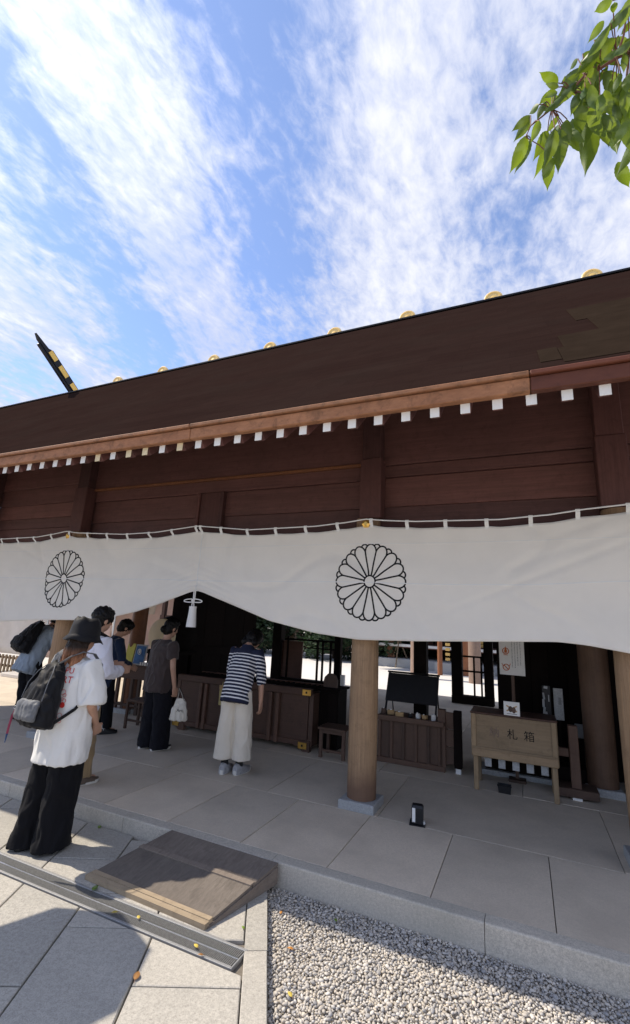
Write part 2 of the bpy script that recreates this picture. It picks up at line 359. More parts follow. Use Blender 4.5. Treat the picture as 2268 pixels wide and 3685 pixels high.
def mat_roof():
    m, nt, b, out = nodes('aged_copper_roof'); v = coords(nt, (1, 1, 1), False)
    n1 = noise_n(nt, v, 1.1, 5, .6); n2 = noise_n(nt, v, 60, 4, .7); v2 = coords(nt, (.3, 1, 1), False); n3 = noise_n(nt, v2, 14, 4, .6)
    c = cramp(nt, n1, [(.30, (.021, .0112, .0096)), (.52, (.0235, .0136, .0115)), (.72, (.0245, .0162, .0136))])
    c = mixc(nt, .3, c, cramp(nt, n2, [(.3, (.014, .008, .007)), (.7, (.030, .018, .015))]))
    c = mixc(nt, .25, c, cramp(nt, n3, [(.3, (.014, .008, .007)), (.7, (.030, .018, .014))]))
    bk = nt.nodes.new('ShaderNodeTexBrick'); bv_ = coords(nt, (1, 1, 1), False); nt.links.new(bv_, bk.inputs['Vector']); bk.inputs['Scale'].default_value = 1.0; bk.inputs['Brick Width'].default_value = .62; bk.inputs['Row Height'].default_value = .17; bk.inputs['Mortar Size'].default_value = .004; bk.inputs['Color1'].default_value = (.94, .94, .94, 1); bk.inputs['Color2'].default_value = (1.06, 1.06, 1.06, 1); bk.inputs['Mortar'].default_value = (.9, .9, .9, 1)
    c = mixc(nt, 1.0, c, bk.outputs['Color'], 'MULTIPLY')
    nt.links.new(c, b.inputs['Base Color']); b.inputs['Roughness'].default_value = .95; b.inputs['Specular IOR Level'].default_value = .0
    bump(nt, b, n2, .15, .004); return m
def mat_pebble():
    m, nt, b, out = nodes('pebble_stone'); a = nt.nodes.new('ShaderNodeAttribute'); a.attribute_name = 'Col'
    v = coords(nt, (1, 1, 1), False); n = noise_n(nt, v, 160, 4, .7)
    c = mixc(nt, cramp(nt, n, [(.35, (0, 0, 0)), (.7, (.4, .4, .4))]), a.outputs['Color'], (.55, .52, .48))
    nt.links.new(c, b.inputs['Base Color']); b.inputs['Roughness'].default_value = .6; b.inputs['Specular IOR Level'].default_value = .35; return m
def mat_leaf(name, c, tr=.45, vein=(.34, .42, .20)):
    m, nt, b, out = nodes(name); v = coords(nt, (1, 1, 1), False)
    sp = nt.nodes.new('ShaderNodeSeparateXYZ'); nt.links.new(v, sp.inputs[0])
    ab = nt.nodes.new('ShaderNodeMath'); ab.operation = 'ABSOLUTE'; nt.links.new(sp.outputs[0], ab.inputs[0])
    k = nt.nodes.new('ShaderNodeMath'); k.operation = 'MULTIPLY_ADD'; nt.links.new(ab.outputs[0], k.inputs[0]); k.inputs[1].default_value = -.8; nt.links.new(sp.outputs[1], k.inputs[2])
    s = nt.nodes.new('ShaderNodeMath'); s.operation = 'MULTIPLY'; nt.links.new(k.outputs[0], s.inputs[0]); s.inputs[1].default_value = 72
    sn = nt.nodes.new('ShaderNodeMath'); sn.operation = 'SINE'; nt.links.new(s.outputs[0], sn.inputs[0])
    f = cramp(nt, sn.outputs[0], [(.80, (0, 0, 0)), (1.0, (.55, .55, .55))])
    oi = nt.nodes.new('ShaderNodeObjectInfo'); base = cramp(nt, oi.outputs['Random'], [(0, mul(c, .62)), (.5, c), (1, (c[0] * 1.7, c[1] * 1.35, c[2] * .9))])
    col = mixc(nt, f, base, vein); nt.links.new(col, b.inputs['Base Color']); b.inputs['Roughness'].default_value = .45
    bump(nt, b, sn.outputs[0], .5, .002)
    t = nt.nodes.new('ShaderNodeBsdfTranslucent'); tc = mixc(nt, .75, col, (.36, .48, .02)); nt.links.new(tc, t.inputs[0])
    x = nt.nodes.new('ShaderNodeMixShader'); x.inputs[0].default_value = tr
    nt.links.new(b.outputs[0], x.inputs[1]); nt.links.new(t.outputs[0], x.inputs[2]); nt.links.new(x.outputs[0], out.inputs[0]); return m
def mat_stripe():
    m, nt, b, out = nodes('striped_knit'); v = coords(nt, (1, 1, 1), False)
    sp = nt.nodes.new('ShaderNodeAttribute'); sp.attribute_name = 'along'
    q = nt.nodes.new('ShaderNodeMath'); q.operation = 'DIVIDE'; nt.links.new(sp.outputs['Fac'], q.inputs[0]); q.inputs[1].default_value = .0345
    fr = nt.nodes.new('ShaderNodeMath'); fr.operation = 'FRACT'; nt.links.new(q.outputs[0], fr.inputs[0])
    lt = nt.nodes.new('ShaderNodeMath'); lt.operation = 'LESS_THAN'; nt.links.new(fr.outputs[0], lt.inputs[0]); lt.inputs[1].default_value = .40
    lim = nt.nodes.new('ShaderNodeMath'); lim.operation = 'LESS_THAN'; nt.links.new(sp.outputs['Fac'], lim.inputs[0]); lim.inputs[1].default_value = .355
    lo = nt.nodes.new('ShaderNodeMath'); lo.operation = 'GREATER_THAN'; nt.links.new(sp.outputs['Fac'], lo.inputs[0]); lo.inputs[1].default_value = -.105
    a = nt.nodes.new('ShaderNodeMath'); a.operation = 'MULTIPLY'; nt.links.new(lt.outputs[0], a.inputs[0]); nt.links.new(lim.outputs[0], a.inputs[1])
    a2 = nt.nodes.new('ShaderNodeMath'); a2.operation = 'MULTIPLY'; nt.links.new(a.outputs[0], a2.inputs[0]); nt.links.new(lo.outputs[0], a2.inputs[1])
    c = mixc(nt, a2.outputs[0], (.010, .014, .040), (.72, .72, .74)); nt.links.new(c, b.inputs['Base Color']); b.inputs['Roughness'].default_value = .9
    bump(nt, b, noise_n(nt, v, 9, 3, .5, .8), .5, .012); return m
def mat_hairdye():
    m, nt, b, out = nodes('dyed_brown_hair'); v = coords(nt, (1, 1, 1), False); sp = nt.nodes.new('ShaderNodeSeparateXYZ'); nt.links.new(v, sp.inputs[0])
    mr = nt.nodes.new('ShaderNodeMapRange'); nt.links.new(sp.outputs[2], mr.inputs[0]); mr.inputs[1].default_value = 1.42; mr.inputs[2].default_value = 1.31
    c = mixc(nt, mr.outputs[0], (.022, .014, .010), (.42, .19, .10)); v2 = coords(nt, (1, 1, .05), False); n = noise_n(nt, v2, 170, 3)
    c = mixc(nt, cramp(nt, n, [(.35, (.5, .5, .5)), (.6, (0, 0, 0))]), c, (.03, .018, .012))
    nt.links.new(c, b.inputs['Base Color']); b.inputs['Roughness'].default_value = .55; b.inputs['Specular IOR Level'].default_value = .2; bump(nt, b, n, .5, .006); return m
M['roof'] = mat_roof(); M['roofnew'] = plain('newer_copper_sheet', (.0255, .0175, .0125), .95, .15, 5, .1, 0, 0); M['pebble'] = mat_pebble()
M['leaf'] = mat_leaf('cherry_leaf_green', (.046, .098, .015), .38, (.20, .27, .13)); M['stripe'] = mat_stripe(); M['dye'] = mat_hairdye()
M['leafy'] = mat_leaf('fallen_leaf_green', (.16, .26, .04), .2); M['leafb'] = plain('dry_leaf_brown', (.36, .17, .05), .7, .3, 30, .2); M['leafo'] = plain('dry_leaf_orange', (.50, .22, .05), .7, .3, 30, .2); M['leafl'] = plain('dry_leaf_yellow', (.55, .42, .08), .7, .3, 30, .2)
def mat_foliage(name, c):
    m, nt, b, out = nodes(name); v = coords(nt, (1, 1, 1)); n = noise_n(nt, v, 1.2, 4, .6)
    col = cramp(nt, n, [(.3, mul(c, .55)), (.7, mul(c, 1.5))]); nt.links.new(col, b.inputs['Base Color']); b.inputs['Roughness'].default_value = .6
    t = nt.nodes.new('ShaderNodeBsdfTranslucent'); nt.links.new(col, t.inputs[0]); x = nt.nodes.new('ShaderNodeMixShader'); x.inputs[0].default_value = .3
    nt.links.new(b.outputs[0], x.inputs[1]); nt.links.new(t.outputs[0], x.inputs[2]); nt.links.new(x.outputs[0], out.inputs[0]); return m
M['fol'] = mat_foliage('evergreen_needles', (.030, .058, .022)); M['folc'] = mat_foliage('cherry_foliage', (.085, .15, .03))

M['rail'] = plain('brushed_steel_rim', (.38, .38, .38), .55, .1, 60, .05, .5)
PH = 0.11                                   # height of the platform above the path
# ================================================================== SETTING
def sheet(name, x0, x1, y0, y1, z, mat, n=1):
    o = obj(name, MB().add([(x0, y0, z), (x1, y0, z), (x1, y1, z), (x0, y1, z)], [(0, 1, 2, 3)]), mat); return tag(o, kind='structure')
sheet('ground', -400, 400, -400, 400, -.075, M['soil'])
sheet('courtyard', -45, 40, 9.55, 60, .0, M['court'])

def clip(poly, n, d):
    out = []
    for i in range(len(poly)):
        a, b = poly[i], poly[(i + 1) % len(poly)]; da = a[0] * n[0] + a[1] * n[1] - d; db = b[0] * n[0] + b[1] * n[1] - d
        if da <= 0: out.append(a)
        if da * db < 0:
            t = da / (da - db); out.append((a[0] + (b[0] - a[0]) * t, a[1] + (b[1] - a[1]) * t))
    return out
def inset(poly, g):
    a = sum(poly[i][0] * poly[(i + 1) % len(poly)][1] - poly[(i + 1) % len(poly)][0] * poly[i][1] for i in range(len(poly)))
    if a < 0: poly = poly[::-1]
    out = poly
    for i in range(len(poly)):
        p, q = poly[i], poly[(i + 1) % len(poly)]; dx, dy = q[0] - p[0], q[1] - p[1]; l = math.hypot(dx, dy)
        if l < 1e-4: continue
        n = (dy / l, -dx / l); out = clip(out, n, n[0] * p[0] + n[1] * p[1] - g)
        if len(out) < 3: return []
    return out
def slab_piece(name, poly, z0, z1, mat, parent, gap=.004, ch=.004):
    poly = inset(poly, gap)
    if len(poly) < 3: return None
    area = abs(sum(poly[i][0] * poly[(i + 1) % len(poly)][1] - poly[(i + 1) % len(poly)][0] * poly[i][1] for i in range(len(poly)))) / 2
    if area < .004: return None
    cx = sum(p[0] for p in poly) / len(poly); cy = sum(p[1] for p in poly) / len(poly)
    inn = inset(poly, ch)
    if len(inn) != len(poly): inn = poly
    jz = random.uniform(-.0012, .0012); tx, ty = random.uniform(-.0012, .0012), random.uniform(-.0012, .0012)
    n = len(poly)
    # match inner ring start to outer ring
    k = min(range(n), key=lambda i: (inn[i][0] - poly[0][0]) ** 2 + (inn[i][1] - poly[0][1]) ** 2); inn = inn[k:] + inn[:k]
    rings = [[(p[0] - cx, p[1] - cy, z0) for p in poly], [(p[0] - cx, p[1] - cy, z1 - ch * .7) for p in poly],
             [(p[0] - cx, p[1] - cy, z1 + jz + tx * (p[0] - cx) + ty * (p[1] - cy)) for p in inn]]
    return obj(name, MB().loft(rings), mat, parent, (cx, cy, 0))

# ---- path of diagonal granite slabs, kept back by a gutter
path = tag(obj('path', MB().add([(-14, -9, -.02), (-1.0, -9, -.02), (-1.0, -1.2, -.02), (-1.72, -.004, -.02), (-14, -.004, -.02)], [(0, 1, 2, 3, 4)]), M['mortar']), kind='structure')
A26 = R(27); cu, su = math.cos(A26), math.sin(A26)
def uv(u, v): return (u * cu - v * su, u * su + v * cu)
BR = ((-1.690, -.002), (-.535, -2.03))      # outer line of the border strip
bd = Vector((BR[1][0] - BR[0][0], BR[1][1] - BR[0][1])).normalized(); bn = Vector((-bd.y, bd.x))   # bn points to +x side
if bn.x < 0: bn = -bn
BD0 = bn.x * BR[0][0] + bn.y * BR[0][1]; BW = .125
def pave(us, v_for, lim):
    for i in range(len(us) - 1):
        vs = v_for(i)
        for j in range(len(vs) - 1):
            poly = [uv(us[i], vs[j]), uv(us[i + 1], vs[j]), uv(us[i + 1], vs[j + 1]), uv(us[i], vs[j + 1])]
            for n, d in lim: 
                poly = clip(poly, n, d)
                if len(poly) < 3: break
            if len(poly) >= 3: slab_piece('paving_slab', poly, -.03, 0.0, M['path'], path, .0045, .005)
us1 = [-4.85, -4.35, -3.90, -3.45, -3.035, -2.585, -2.13, -1.0]
pave(us1, lambda i: [q * .72 + (i * .31) % .72 - .3 for q in range(0, 7)], [((0, -1), .668), ((0, 1), -.004), ((bn.x, bn.y), BD0 - BW)])
us2 = [-6.2, -5.6, -5.05, -4.5, -3.95, -3.55, -3.05, -2.60, -2.105, -1.0]
def v2(i):
    st = {7: [.10, .785], 8: [-.19, .69]}.get(i)
    base = [(-.215 if i == 8 else .20 if i == 7 else (.37 * i) % .8) + q * .85 for q in range(-6, 6)]
    return base
pave(us2, v2, [((0, 1), -.838), ((bn.x, bn.y), BD0 - BW), ((0, -1), 6.5)])
for j, s in enumerate([0, .72, 1.22, 1.72, 2.3, 3.0]):
    e = [0, .72, 1.22, 1.72, 2.3, 3.0, 3.7][j + 1]
    a = Vector(BR[0]) + bd * s; b = Vector(BR[0]) + bd * e
    poly = [tuple(a), tuple(b), tuple(b - bn * BW), tuple(a - bn * BW)]
    poly = clip(poly, (0, 1), -.004)
    if len(poly) >= 3: slab_piece('border_slab', poly, -.06, .001, M['path'], path, .002, .004)

# ---- platform: kerb stones and floor slabs
plat = tag(obj('platform', MB().bx(-12.0, 5.2, .012, 9.45, -.3, PH - .012, 0), M['mortar']), kind='structure')
kx = [-12.0, -10.9, -9.6, -8.3, -7.0, -5.75, -4.45, -3.035, -1.668, -.29, 1.05, 2.4, 3.8, 5.2]
for a, b in zip(kx, kx[1:]):
    r = [(0, -.25), (0, PH - .010), (.003, PH - .003), (.010, PH), (.098, PH), (.098, -.25)]
    me = MB().loft([[(-(b - a) / 2 + .002, y, z) for y, z in r], [((b - a) / 2 - .002, y, z) for y, z in r]])
    obj('kerb_stone', me, M['kerb'], plat, ((a + b) / 2, 0, random.uniform(-.0008, .0008)))
xs1 = [-12.0 + .0] + [-10.98 + .69 * i for i in range(23)] + [5.2]
def row(xs, y0, y1):
    for a, b in zip(xs, xs[1:]):
        slab_piece('floor_slab', [(a, y0), (b, y0), (b, y1), (a, y1)], PH - .05, PH, M['slab'], plat, .003, .003)
row([x + .02 for x in xs1], .101, 1.115)
row([-12, -10.2, -8.6, -7.0, -5.9, -4.75, -3.62, -2.35, -1.25, .565, 1.6, 2.7, 3.9, 5.2], 1.115, 2.42)
row([-12, -10.6, -9.1, -7.6, -6.1, -4.6, -3.1, -1.6, -.1, 1.4, 2.9, 4.2, 5.2], 2.42, 3.9)
row([-12, -10, -8, -6.6, -5.2, -3.8, -2.4, -1, .4, 1.8, 3.2, 5.2], 3.9, 5.7)
row([-12, -10, -8, -6.6, -5.2, -3.8, -2.4, -1, .4, 1.8, 3.2, 5.2], 5.7, 7.6)
row([-12, -10, -8, -6.6, -5.2, -3.8, -2.4, -1, .4, 1.8, 3.2, 5.2], 7.6, 9.45)

# ---- gravel drip strip
gb = sheet('gravel_bed', -6, 8, -8, -.002, -.072, M['gravelbed'])
def pebbles():
    import numpy as np
    rnd = random.Random(3); base = MB().ell((0, 0, 0), (1, 1, 1), None, 8, 5); bv = np.array(base.v); 
    bf = [f for f in base.f]; tri = []
    for f in bf: tri.append(f)
    pts = []; cell = {}
    def ok(x, y, r):
        i, j = int(x // .028), int(y // .028)
        for a in (-1, 0, 1):
            for b in (-1, 0, 1):
                for q in cell.get((i + a, j + b), ()):
                    if (q[0] - x) ** 2 + (q[1] - y) ** 2 < (.78 * (q[2] + r)) ** 2: return False
        cell.setdefault((i, j), []).append((x, y, r)); return True
    V = []; Fs = []; Cc = []; off = 0
    pal = [(q[0] * 1.06, q[1] * 1.03, q[2] * .98) for q in [(.44, .41, .37), (.50, .47, .43), (.36, .35, .34), (.54, .51, .47), (.40, .37, .33), (.28, .28, .29), (.47, .44, .40), (.42, .41, .40), (.50, .45, .38), (.58, .56, .53)]]
    n = 0
    for layer, (tries, zb) in enumerate(((90000, -.056), (70000, -.046))):
        if layer: cell.clear()
        for _ in range(tries):
            x = rnd.uniform(-1.72, 1.35); y = rnd.uniform(-1.75, -.004)
            if bn.x * x + bn.y * y < BD0 + .004: continue
            if layer and rnd.random() < .25: continue
            r = rnd.choice((.005, .0064, .0072, .008, .0088, .0098, .0125)) * rnd.uniform(.9, 1.12)
            if not ok(x, y, r): continue
            sx, sy, sz = r * rnd.uniform(1.0, 1.45), r * rnd.uniform(.75, 1.0), r * rnd.uniform(.5, .75)
            a = rnd.uniform(0, math.pi); ti = rnd.uniform(-.4, .4); tj = rnd.uniform(-.4, .4)
            Mx = np.array(Matrix.Rotation(a, 3, 'Z') @ Matrix.Rotation(ti, 3, 'X') @ Matrix.Rotation(tj, 3, 'Y'))
            V.append((bv * (sx, sy, sz)) @ Mx.T + (x, y, zb + rnd.uniform(-.003, .004) + (0.004 if y > -.03 else 0)))
            Fs.append([tuple(i + off for i in f) for f in tri]); off += len(bv)
            c = rnd.choice(pal); k = rnd.uniform(.8, 1.2); Cc.append((c[0] * k, c[1] * k, c[2] * k, 1.0)); n += 1
    V = np.concatenate(V); fl = [f for q in Fs for f in q]
    me = bpy.data.meshes.new('gravel'); me.from_pydata(V.tolist(), [], fl)
    at = me.color_attributes.new('Col', 'FLOAT_COLOR', 'POINT'); at.data.foreach_set('color', np.repeat(np.array(Cc), len(bv), axis=0).ravel())
    me.polygons.foreach_set('use_smooth', [True] * len(me.polygons)); me.update()
    print('pebbles', n, len(fl)); o = obj('gravel', me, M['pebble']); tag(o, 'rounded grey and beige pebbles filling the drip strip below the kerb', 'gravel', kind='stuff')
pebbles()

# ---- gutter grate
gt = thing('drain_grate', 'long stainless steel slotted gutter grate set into the path along the kerb', 'drain', (-3.3, -.752, 0))
gx0, gx1 = -3.6, 1.865
bars = MB(); x = gx0
while x < gx1 - .01:
    for y0, y1 in ((-.063, -.004), (.004, .063)): bars.bx(x, x + .0058, y0, y1, -.016, -.002, 0)
    x += .0105
obj('grate_bars', bars, M['grate'], gt)['kind'] = 'stuff'
bpart('frame_rail', gx0, gx1, .064, .080, -.02, .0015, M['rail'], gt, .001); bpart('frame_rail', gx0, gx1, -.080, -.064, -.02, .0015, M['rail'], gt, .001)
bpart('centre_bar', gx0, gx1, -.004, .004, -.018, .0005, M['steel'], gt, .001); bpart('channel', gx0, gx1, -.064, .064, -.06, -.022, M['black'], gt, 0)
bpart('end_plate', gx1, gx1 + .008, -.080, .080, -.02, .0015, M['rail'], gt, .001)

# ---- wooden ramp
rp = thing('wooden_ramp', 'weathered grey plywood wheelchair ramp leaning on the granite kerb', 'ramp', (-2.2, -.33, 0))
def rz(t): return .022 + (PH + .006 - .022) * t             # height along the ramp, t 0 front .. 1 back
RF = [(-.50, -.290), (.475, -.325)]; RB = [(-.335, .322), (.600, .300)]
def rpt(s, t, dz=0):
    a = Vector(RF[0]).lerp(Vector(RF[1]), s); b = Vector(RB[0]).lerp(Vector(RB[1]), s); p = a.lerp(b, t); return (p.x, p.y, rz(t) + dz)
def rpanel(name, s0, s1, t0, t1, dz0, dz1, mat):
    q = [(s0, t0), (s1, t0), (s1, t1), (s0, t1)]
    return obj(name, MB().loft([[rpt(s, t, dz0) for s, t in q], [rpt(s, t, dz1) for s, t in q]]), mat, rp)
rpanel('plywood_panel', 0, 1, .10, .60, -.014, 0.002, M['ramp']); rpanel('plywood_panel', 0, 1, .615, 1, -.014, 0.002, M['ramp'])
rpanel('front_batten', -.005, 1.005, -.01, .042, -.02, .008, M['rampx']); rpanel('front_batten', 0, 1, .046, .09, -.014, .010, M['rampx']); rpanel('middle_batten', 0, 1, .575, .635, .003, .011, M['ramp'])
for s0, s1 in ((-.008, .02), (.98, 1.008)):
    q = [(s0, .02), (s1, .02), (s1, .985), (s0, .985)]
    obj('side_board', MB().loft([[(*rpt(s, t)[:2], .001) for s, t in q], [rpt(s, t, -.015) for s, t in q]]), M['ramp'], rp)

# ================================================================== THE GATE HALL
gate = thing('shrine_gate', 'long dark timber shrine gate hall with steep brown copper roof and gilt ridge logs', 'shrine gate')
EY, EZ = -.53, 3.225; RY, RZ = 3.1, 6.50; XL, XR = -12.1, 2.45; SL = (RZ - EZ) / (RY - EY)
def rz_at(y): return EZ + (y - EY) * SL
roof = MB()
ny = 14
prof = [(EY + (RY - EY) * i / ny, EZ + (RZ - EZ) * i / ny - .05 * math.sin(math.pi * i / ny) * .4) for i in range(ny + 1)]
prof += [(4.1, RZ)] + [(4.1 + 5.6 * i / 8, RZ - 2.6 * i / 8) for i in range(1, 9)]
low = [(9.7, 3.72), (4.1, 6.30), (3.1, 6.30), (EY + .10, EZ - .02), (EY + .02, EZ - .02)]
ring = prof + low
nseg = 24
obj('roof', MB().loft([[(XL + (XR - XL) * i / nseg, y, z) for y, z in ring] for i in range(nseg + 1)]), M['roof'], gate)
roofo = bpy.data.objects['roof']
# newer copper sheets let into the slope
a = math.atan(SL)
def roof_sheet(x0, x1, t0, t1, mat=None):
    y0, y1 = EY + (RY - EY) * t0, EY + (RY - EY) * t1; ym = (y0 + y1) / 2; sag = -.02 * math.sin(math.pi * (t0 + t1) / 2)
    cpart('roof_sheet', ((x0 + x1) / 2, ym, rz_at(ym) + sag + .006), (x1 - x0, (y1 - y0) / math.cos(a), .004), mat or M['roofnew'], roofo, .001, Matrix.Rotation(a, 3, 'X'))
for x0, x1, t0, t1 in ((.52, 2.3, .325, .48), (.60, 2.3, .20, .322), (.33, 2.3, .105, .197), (.29, 2.3, .012, .102), (.17, .287, .03, .11)):
    roof_sheet(x0, x1, t0, t1)
bpart('ridge_cap', XL - .02, XR + .02, RY - .035, 4.14, RZ - .004, RZ + .030, M['blackm'], gate, .006)
for x0, x1, mt in ((XL, -5.1, 'fascia'), (-5.097, -2.4, 'fascia'), (-2.397, .10, 'fascia'), (.103, XR, 'fascia_shade')):
    if mt not in M: M[mt] = wood('unlit_fascia_wood', (.17, .055, .030), 'X', .6, .4, 9, .4, .25)  # right-hand boards: lack of direct sun put into a darker red
    bpart('upper_fascia_board', x0, x1, EY - .006, EY + .05, EZ - .034, EZ - .002, M[mt], gate, .006)
    bpart('lower_fascia_board', x0, x1, EY + .016, EY + .07, EZ - .128, EZ - .036, M[mt], gate, .006)
# rafters with painted ends
sp = .172 * (2.78 / 2.54); x0r = -4.377 * (2.78 / 2.54); RYE = -.46
rot = Matrix.Rotation(a, 3, 'X')
rl = 2.3
rme = MB().box((0, rl / 2, 0), (.058, rl, .066), .003).mesh('rafter'); rme.materials.append(M['beamy'])
cme = MB().box((0, -.002, 0), (.0585, .004, .0665), .0008).mesh('rafter_end_w'); cme.materials.append(M['capw'])
cmy = MB().box((0, -.002, 0), (.0585, .004, .0665), .0008).mesh('rafter_end_y'); cmy.materials.append(M['capy'])
n0 = int((XL + .15 - x0r) / sp); n1 = int((XR - .1 - x0r) / sp)
for n in range(n0, n1 + 1):
    x = x0r + sp * n
    z = 1.7 + 1.25 * (2.78 / 2.54)
    # square end cut: the rafter's last piece runs level so that its end stands upright
    r = bpy.data.objects.new('rafter', rme); COL.objects.link(r); r.parent = gate
    r.matrix_local = Matrix.Translation((x, RYE + .02, z)) @ rot.to_4x4()
    e = bpy.data.objects.new('rafter_end', cmy if n in (7, 9, 12) or random.random() < .06 else cme); COL.objects.link(e); e.parent = r
    e.matrix_local = rot.to_4x4().inverted() @ Matrix.Translation((0, -.022, -.004))
# ridge logs and finials
cyl_prof = [(.0, .124), (.012, .138), (.05, .138), (.062, .128), (.30, .132), (.538, .128), (.55, .138), (.588, .138), (.60, .124)]
kme = MB(); kme.loft([[(math.cos(2 * math.pi * j / 28) * r, y, math.sin(2 * math.pi * j / 28) * r) for j in range(28)] for y, r in cyl_prof])
kmesh = kme.mesh('katsuogi', True, 35); kmesh.materials.append(M['kats'])
km2 = MB(); km2.loft([[(math.cos(2 * math.pi * j / 28) * r, y, math.sin(2 * math.pi * j / 28) * r) for j in range(28)] for y, r in ((.012, .105), (-.004, .112), (-.006, .095), (.006, .07), (-.002, .055))])
kmesh2 = km2.mesh('cap', True, 35); kmesh2.materials.append(M['goldm'])
kX = [-8.02, -6.73, -5.42, -4.13, -2.82, -1.52, -.19, 1.12]
for x in kX:
    o = obj('ridge_log', kmesh, None, gate, (x, 3.31, RZ + .03 + .165)); obj('end_cap', kmesh2, None, o, (0, 0, 0))
for xc in (-9.42, 2.3):
    for sgn in ((-1, 1) if xc < 0 else (-1,)):
        # finial board leaning over the ridge, tip cut to a point
        L = 1.74; ang = math.radians(36)
        d = Vector((0, -math.cos(ang) * 1, math.sin(ang))) if sgn < 0 else Vector((0, math.cos(ang), math.sin(ang)))
        nrm = Vector((0, d.z, -d.y)) if sgn < 0 else Vector((0, -d.z, d.y))
        base = Vector((xc, 3.6 + sgn * -.12, RZ - .02)); wdt = .086; th = .032
        def P(s, w, t): return base + d * s + nrm * w + Vector((t, 0, 0))
        up = -1 if nrm.z > 0 else 1
        out = [(0, -wdt), (L - .02, -wdt), (L + .10, -wdt * .4), (L - .28, wdt * .2), (L - .36, wdt), (0, wdt)]
        if nrm.z < 0: out = [(s, -w) for s, w in out]
        c = obj('ridge_finial', MB().loft([[P(s, w, -th) for s, w in out], [P(s, w, th) for s, w in out]]), M['blackm'], gate)
        for s0, s1 in ((.42, .62), (.78, 1.05), (1.18, 1.40)):
            q = [(s0, -.062), (s1, -.062), (s1, .062), (s0, .062)]
            obj('gold_plate', MB().loft([[P(s, w, th + .001) for s, w in q], [P(s, w, th + .012) for s, w in q]]), M['gold'], c)
        # lower edge board
        obj('edge_board', MB().loft([[P(s, w, t) for s, w in ((0, -wdt - .06), (L - .1, -wdt - .06), (L - .1, -wdt - .002), (0, -wdt - .002))] for t in (-th * 1.3, th * .6)]), M['blackm'], c)

# pillars on stone plinths
def pillar(x, y, r, z1, mat, plinth=True, z0=None, name='pillar', hw=.165):
    z0 = PH + (.075 if plinth else 0) if z0 is None else z0
    rings = []
    for i in range(13):
        t = i / 12; rr = r * (1.0 + .045 * math.sin(math.pi * min(1, t * 1.6)) - .06 * t)
        rings.append([(math.cos(2 * math.pi * j / 40) * rr, math.sin(2 * math.pi * j / 40) * rr, (z1 - z0) * t) for j in range(40)])
    me = MB().loft(rings).mesh(name, True, 40); me.materials.append(mat)
    o = obj(name, me, None, gate, (x, y, z0))
    if plinth:
        pl = MB().loft([[(sx * w, sy * w, z) for sx, sy in ((-1, -1), (1, -1), (1, 1), (-1, 1))] for z, w in ((0, hw), (.065, hw), (.074, hw - .008))])
        obj('plinth', pl, M['plinth'], gate, (x, y, PH))
    return o
for x in (-7.84, -5.70, -1.445, .775):
    pillar(x, 1.28, .132, 2.79, M['pillar'] if x != .775 else M['pillar'])
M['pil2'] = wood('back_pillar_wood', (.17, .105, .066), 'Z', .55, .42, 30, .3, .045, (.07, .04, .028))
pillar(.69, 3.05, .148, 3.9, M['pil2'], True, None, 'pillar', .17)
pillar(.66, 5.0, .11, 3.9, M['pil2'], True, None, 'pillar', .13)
M['pil3'] = wood('orange_pillar_wood', (.32, .13, .055), 'Z', .5, .42, 30, .3, .045, (.20, .08, .04))
pillar(-6.12, 3.05, .125, 3.9, M['pil3'])
# dark casing on the upper pillars, their shade put into the wood colour, and the planked wall above the curtain
for x, w in ((-7.84, .25), (-5.68, .24), (-1.385, .225), (.755, .235)):
    bpart('shade_casing', x - w / 2, x + w / 2, 1.125, 1.29, 2.78, 3.42, M['beamz'], gate, .006)
    bpart('upper_post', x - w / 2 + .012, x + w / 2 - .012, 1.14, 1.30, 3.423, 4.6, M['beamz'], gate, .006)
bays = [(-9.2, -7.84), (-7.84, -5.68), (-5.68, -1.385), (-1.385, .755), (.755, 2.4)]
for i, (a0, b0) in enumerate(bays):
    x0, x1 = a0 + .05, b0 - .05
    for k, (z0, z1, y) in enumerate([(2.52, 2.93, 1.335), (2.933, 3.24, 1.330), (3.243, 3.395, 1.30), (3.398, 4.6, 1.265)] if i == 2 else
                                    [(2.52, 2.935, 1.335), (2.938, 3.255, 1.332), (3.26, 3.38, 1.30), (3.385, 4.6, 1.275)] if i > 2 else
                                    [(2.52, 2.90, 1.335), (2.903, 3.06, 1.33), (3.063, 3.28, 1.325), (3.283, 3.55, 1.318), (3.553, 4.6, 1.30)]):
        bpart('wall_plank', x0, x1, y, y + .06, z0, z1, M['beamx'], gate, .005)
bpart('lit_edge', -5.56, -1.50, 1.245, 1.30, 3.392, 3.42, M['pil3'], gate, .004)  # beam edge catching light, put in as an orange strip
for x in (-3.72, -3.36): bpart('strut', x, x + .05, 1.26, 1.33, 2.5, 3.235, M['beamz'], gate, .004)
bpart('strut_panel', -3.665, -3.365, 1.285, 1.33, 2.5, 3.235, M['beamz'], gate, .004)
# gable-side planks, mostly out of view, added to block light above the side opening
for k, (z0, z1) in enumerate(((2.7, 3.1), (3.105, 3.5), (3.505, 4.0), (4.005, 4.6), (4.605, 5.2))):
    ys = max(1.42, (z1 + .35 - EZ) / SL + EY); bpart('side_plank', -7.88, -7.82, ys, 6.9 - .3 * k, z0, z1, M['beamy'], gate, .004); bpart('side_plank', 1.9, 1.96, ys, 6.9 - .3 * k, z0, z1, M['beamy'], gate, .004)
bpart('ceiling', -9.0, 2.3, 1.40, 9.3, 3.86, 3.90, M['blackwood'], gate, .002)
for y in (3.43, 5.6, 8.6): bpart('cross_beam', -9.0, 2.3, y - .1, y + .1, 2.55 if y > 8 else 2.75, 3.1, M['blackwood'], gate, .006)
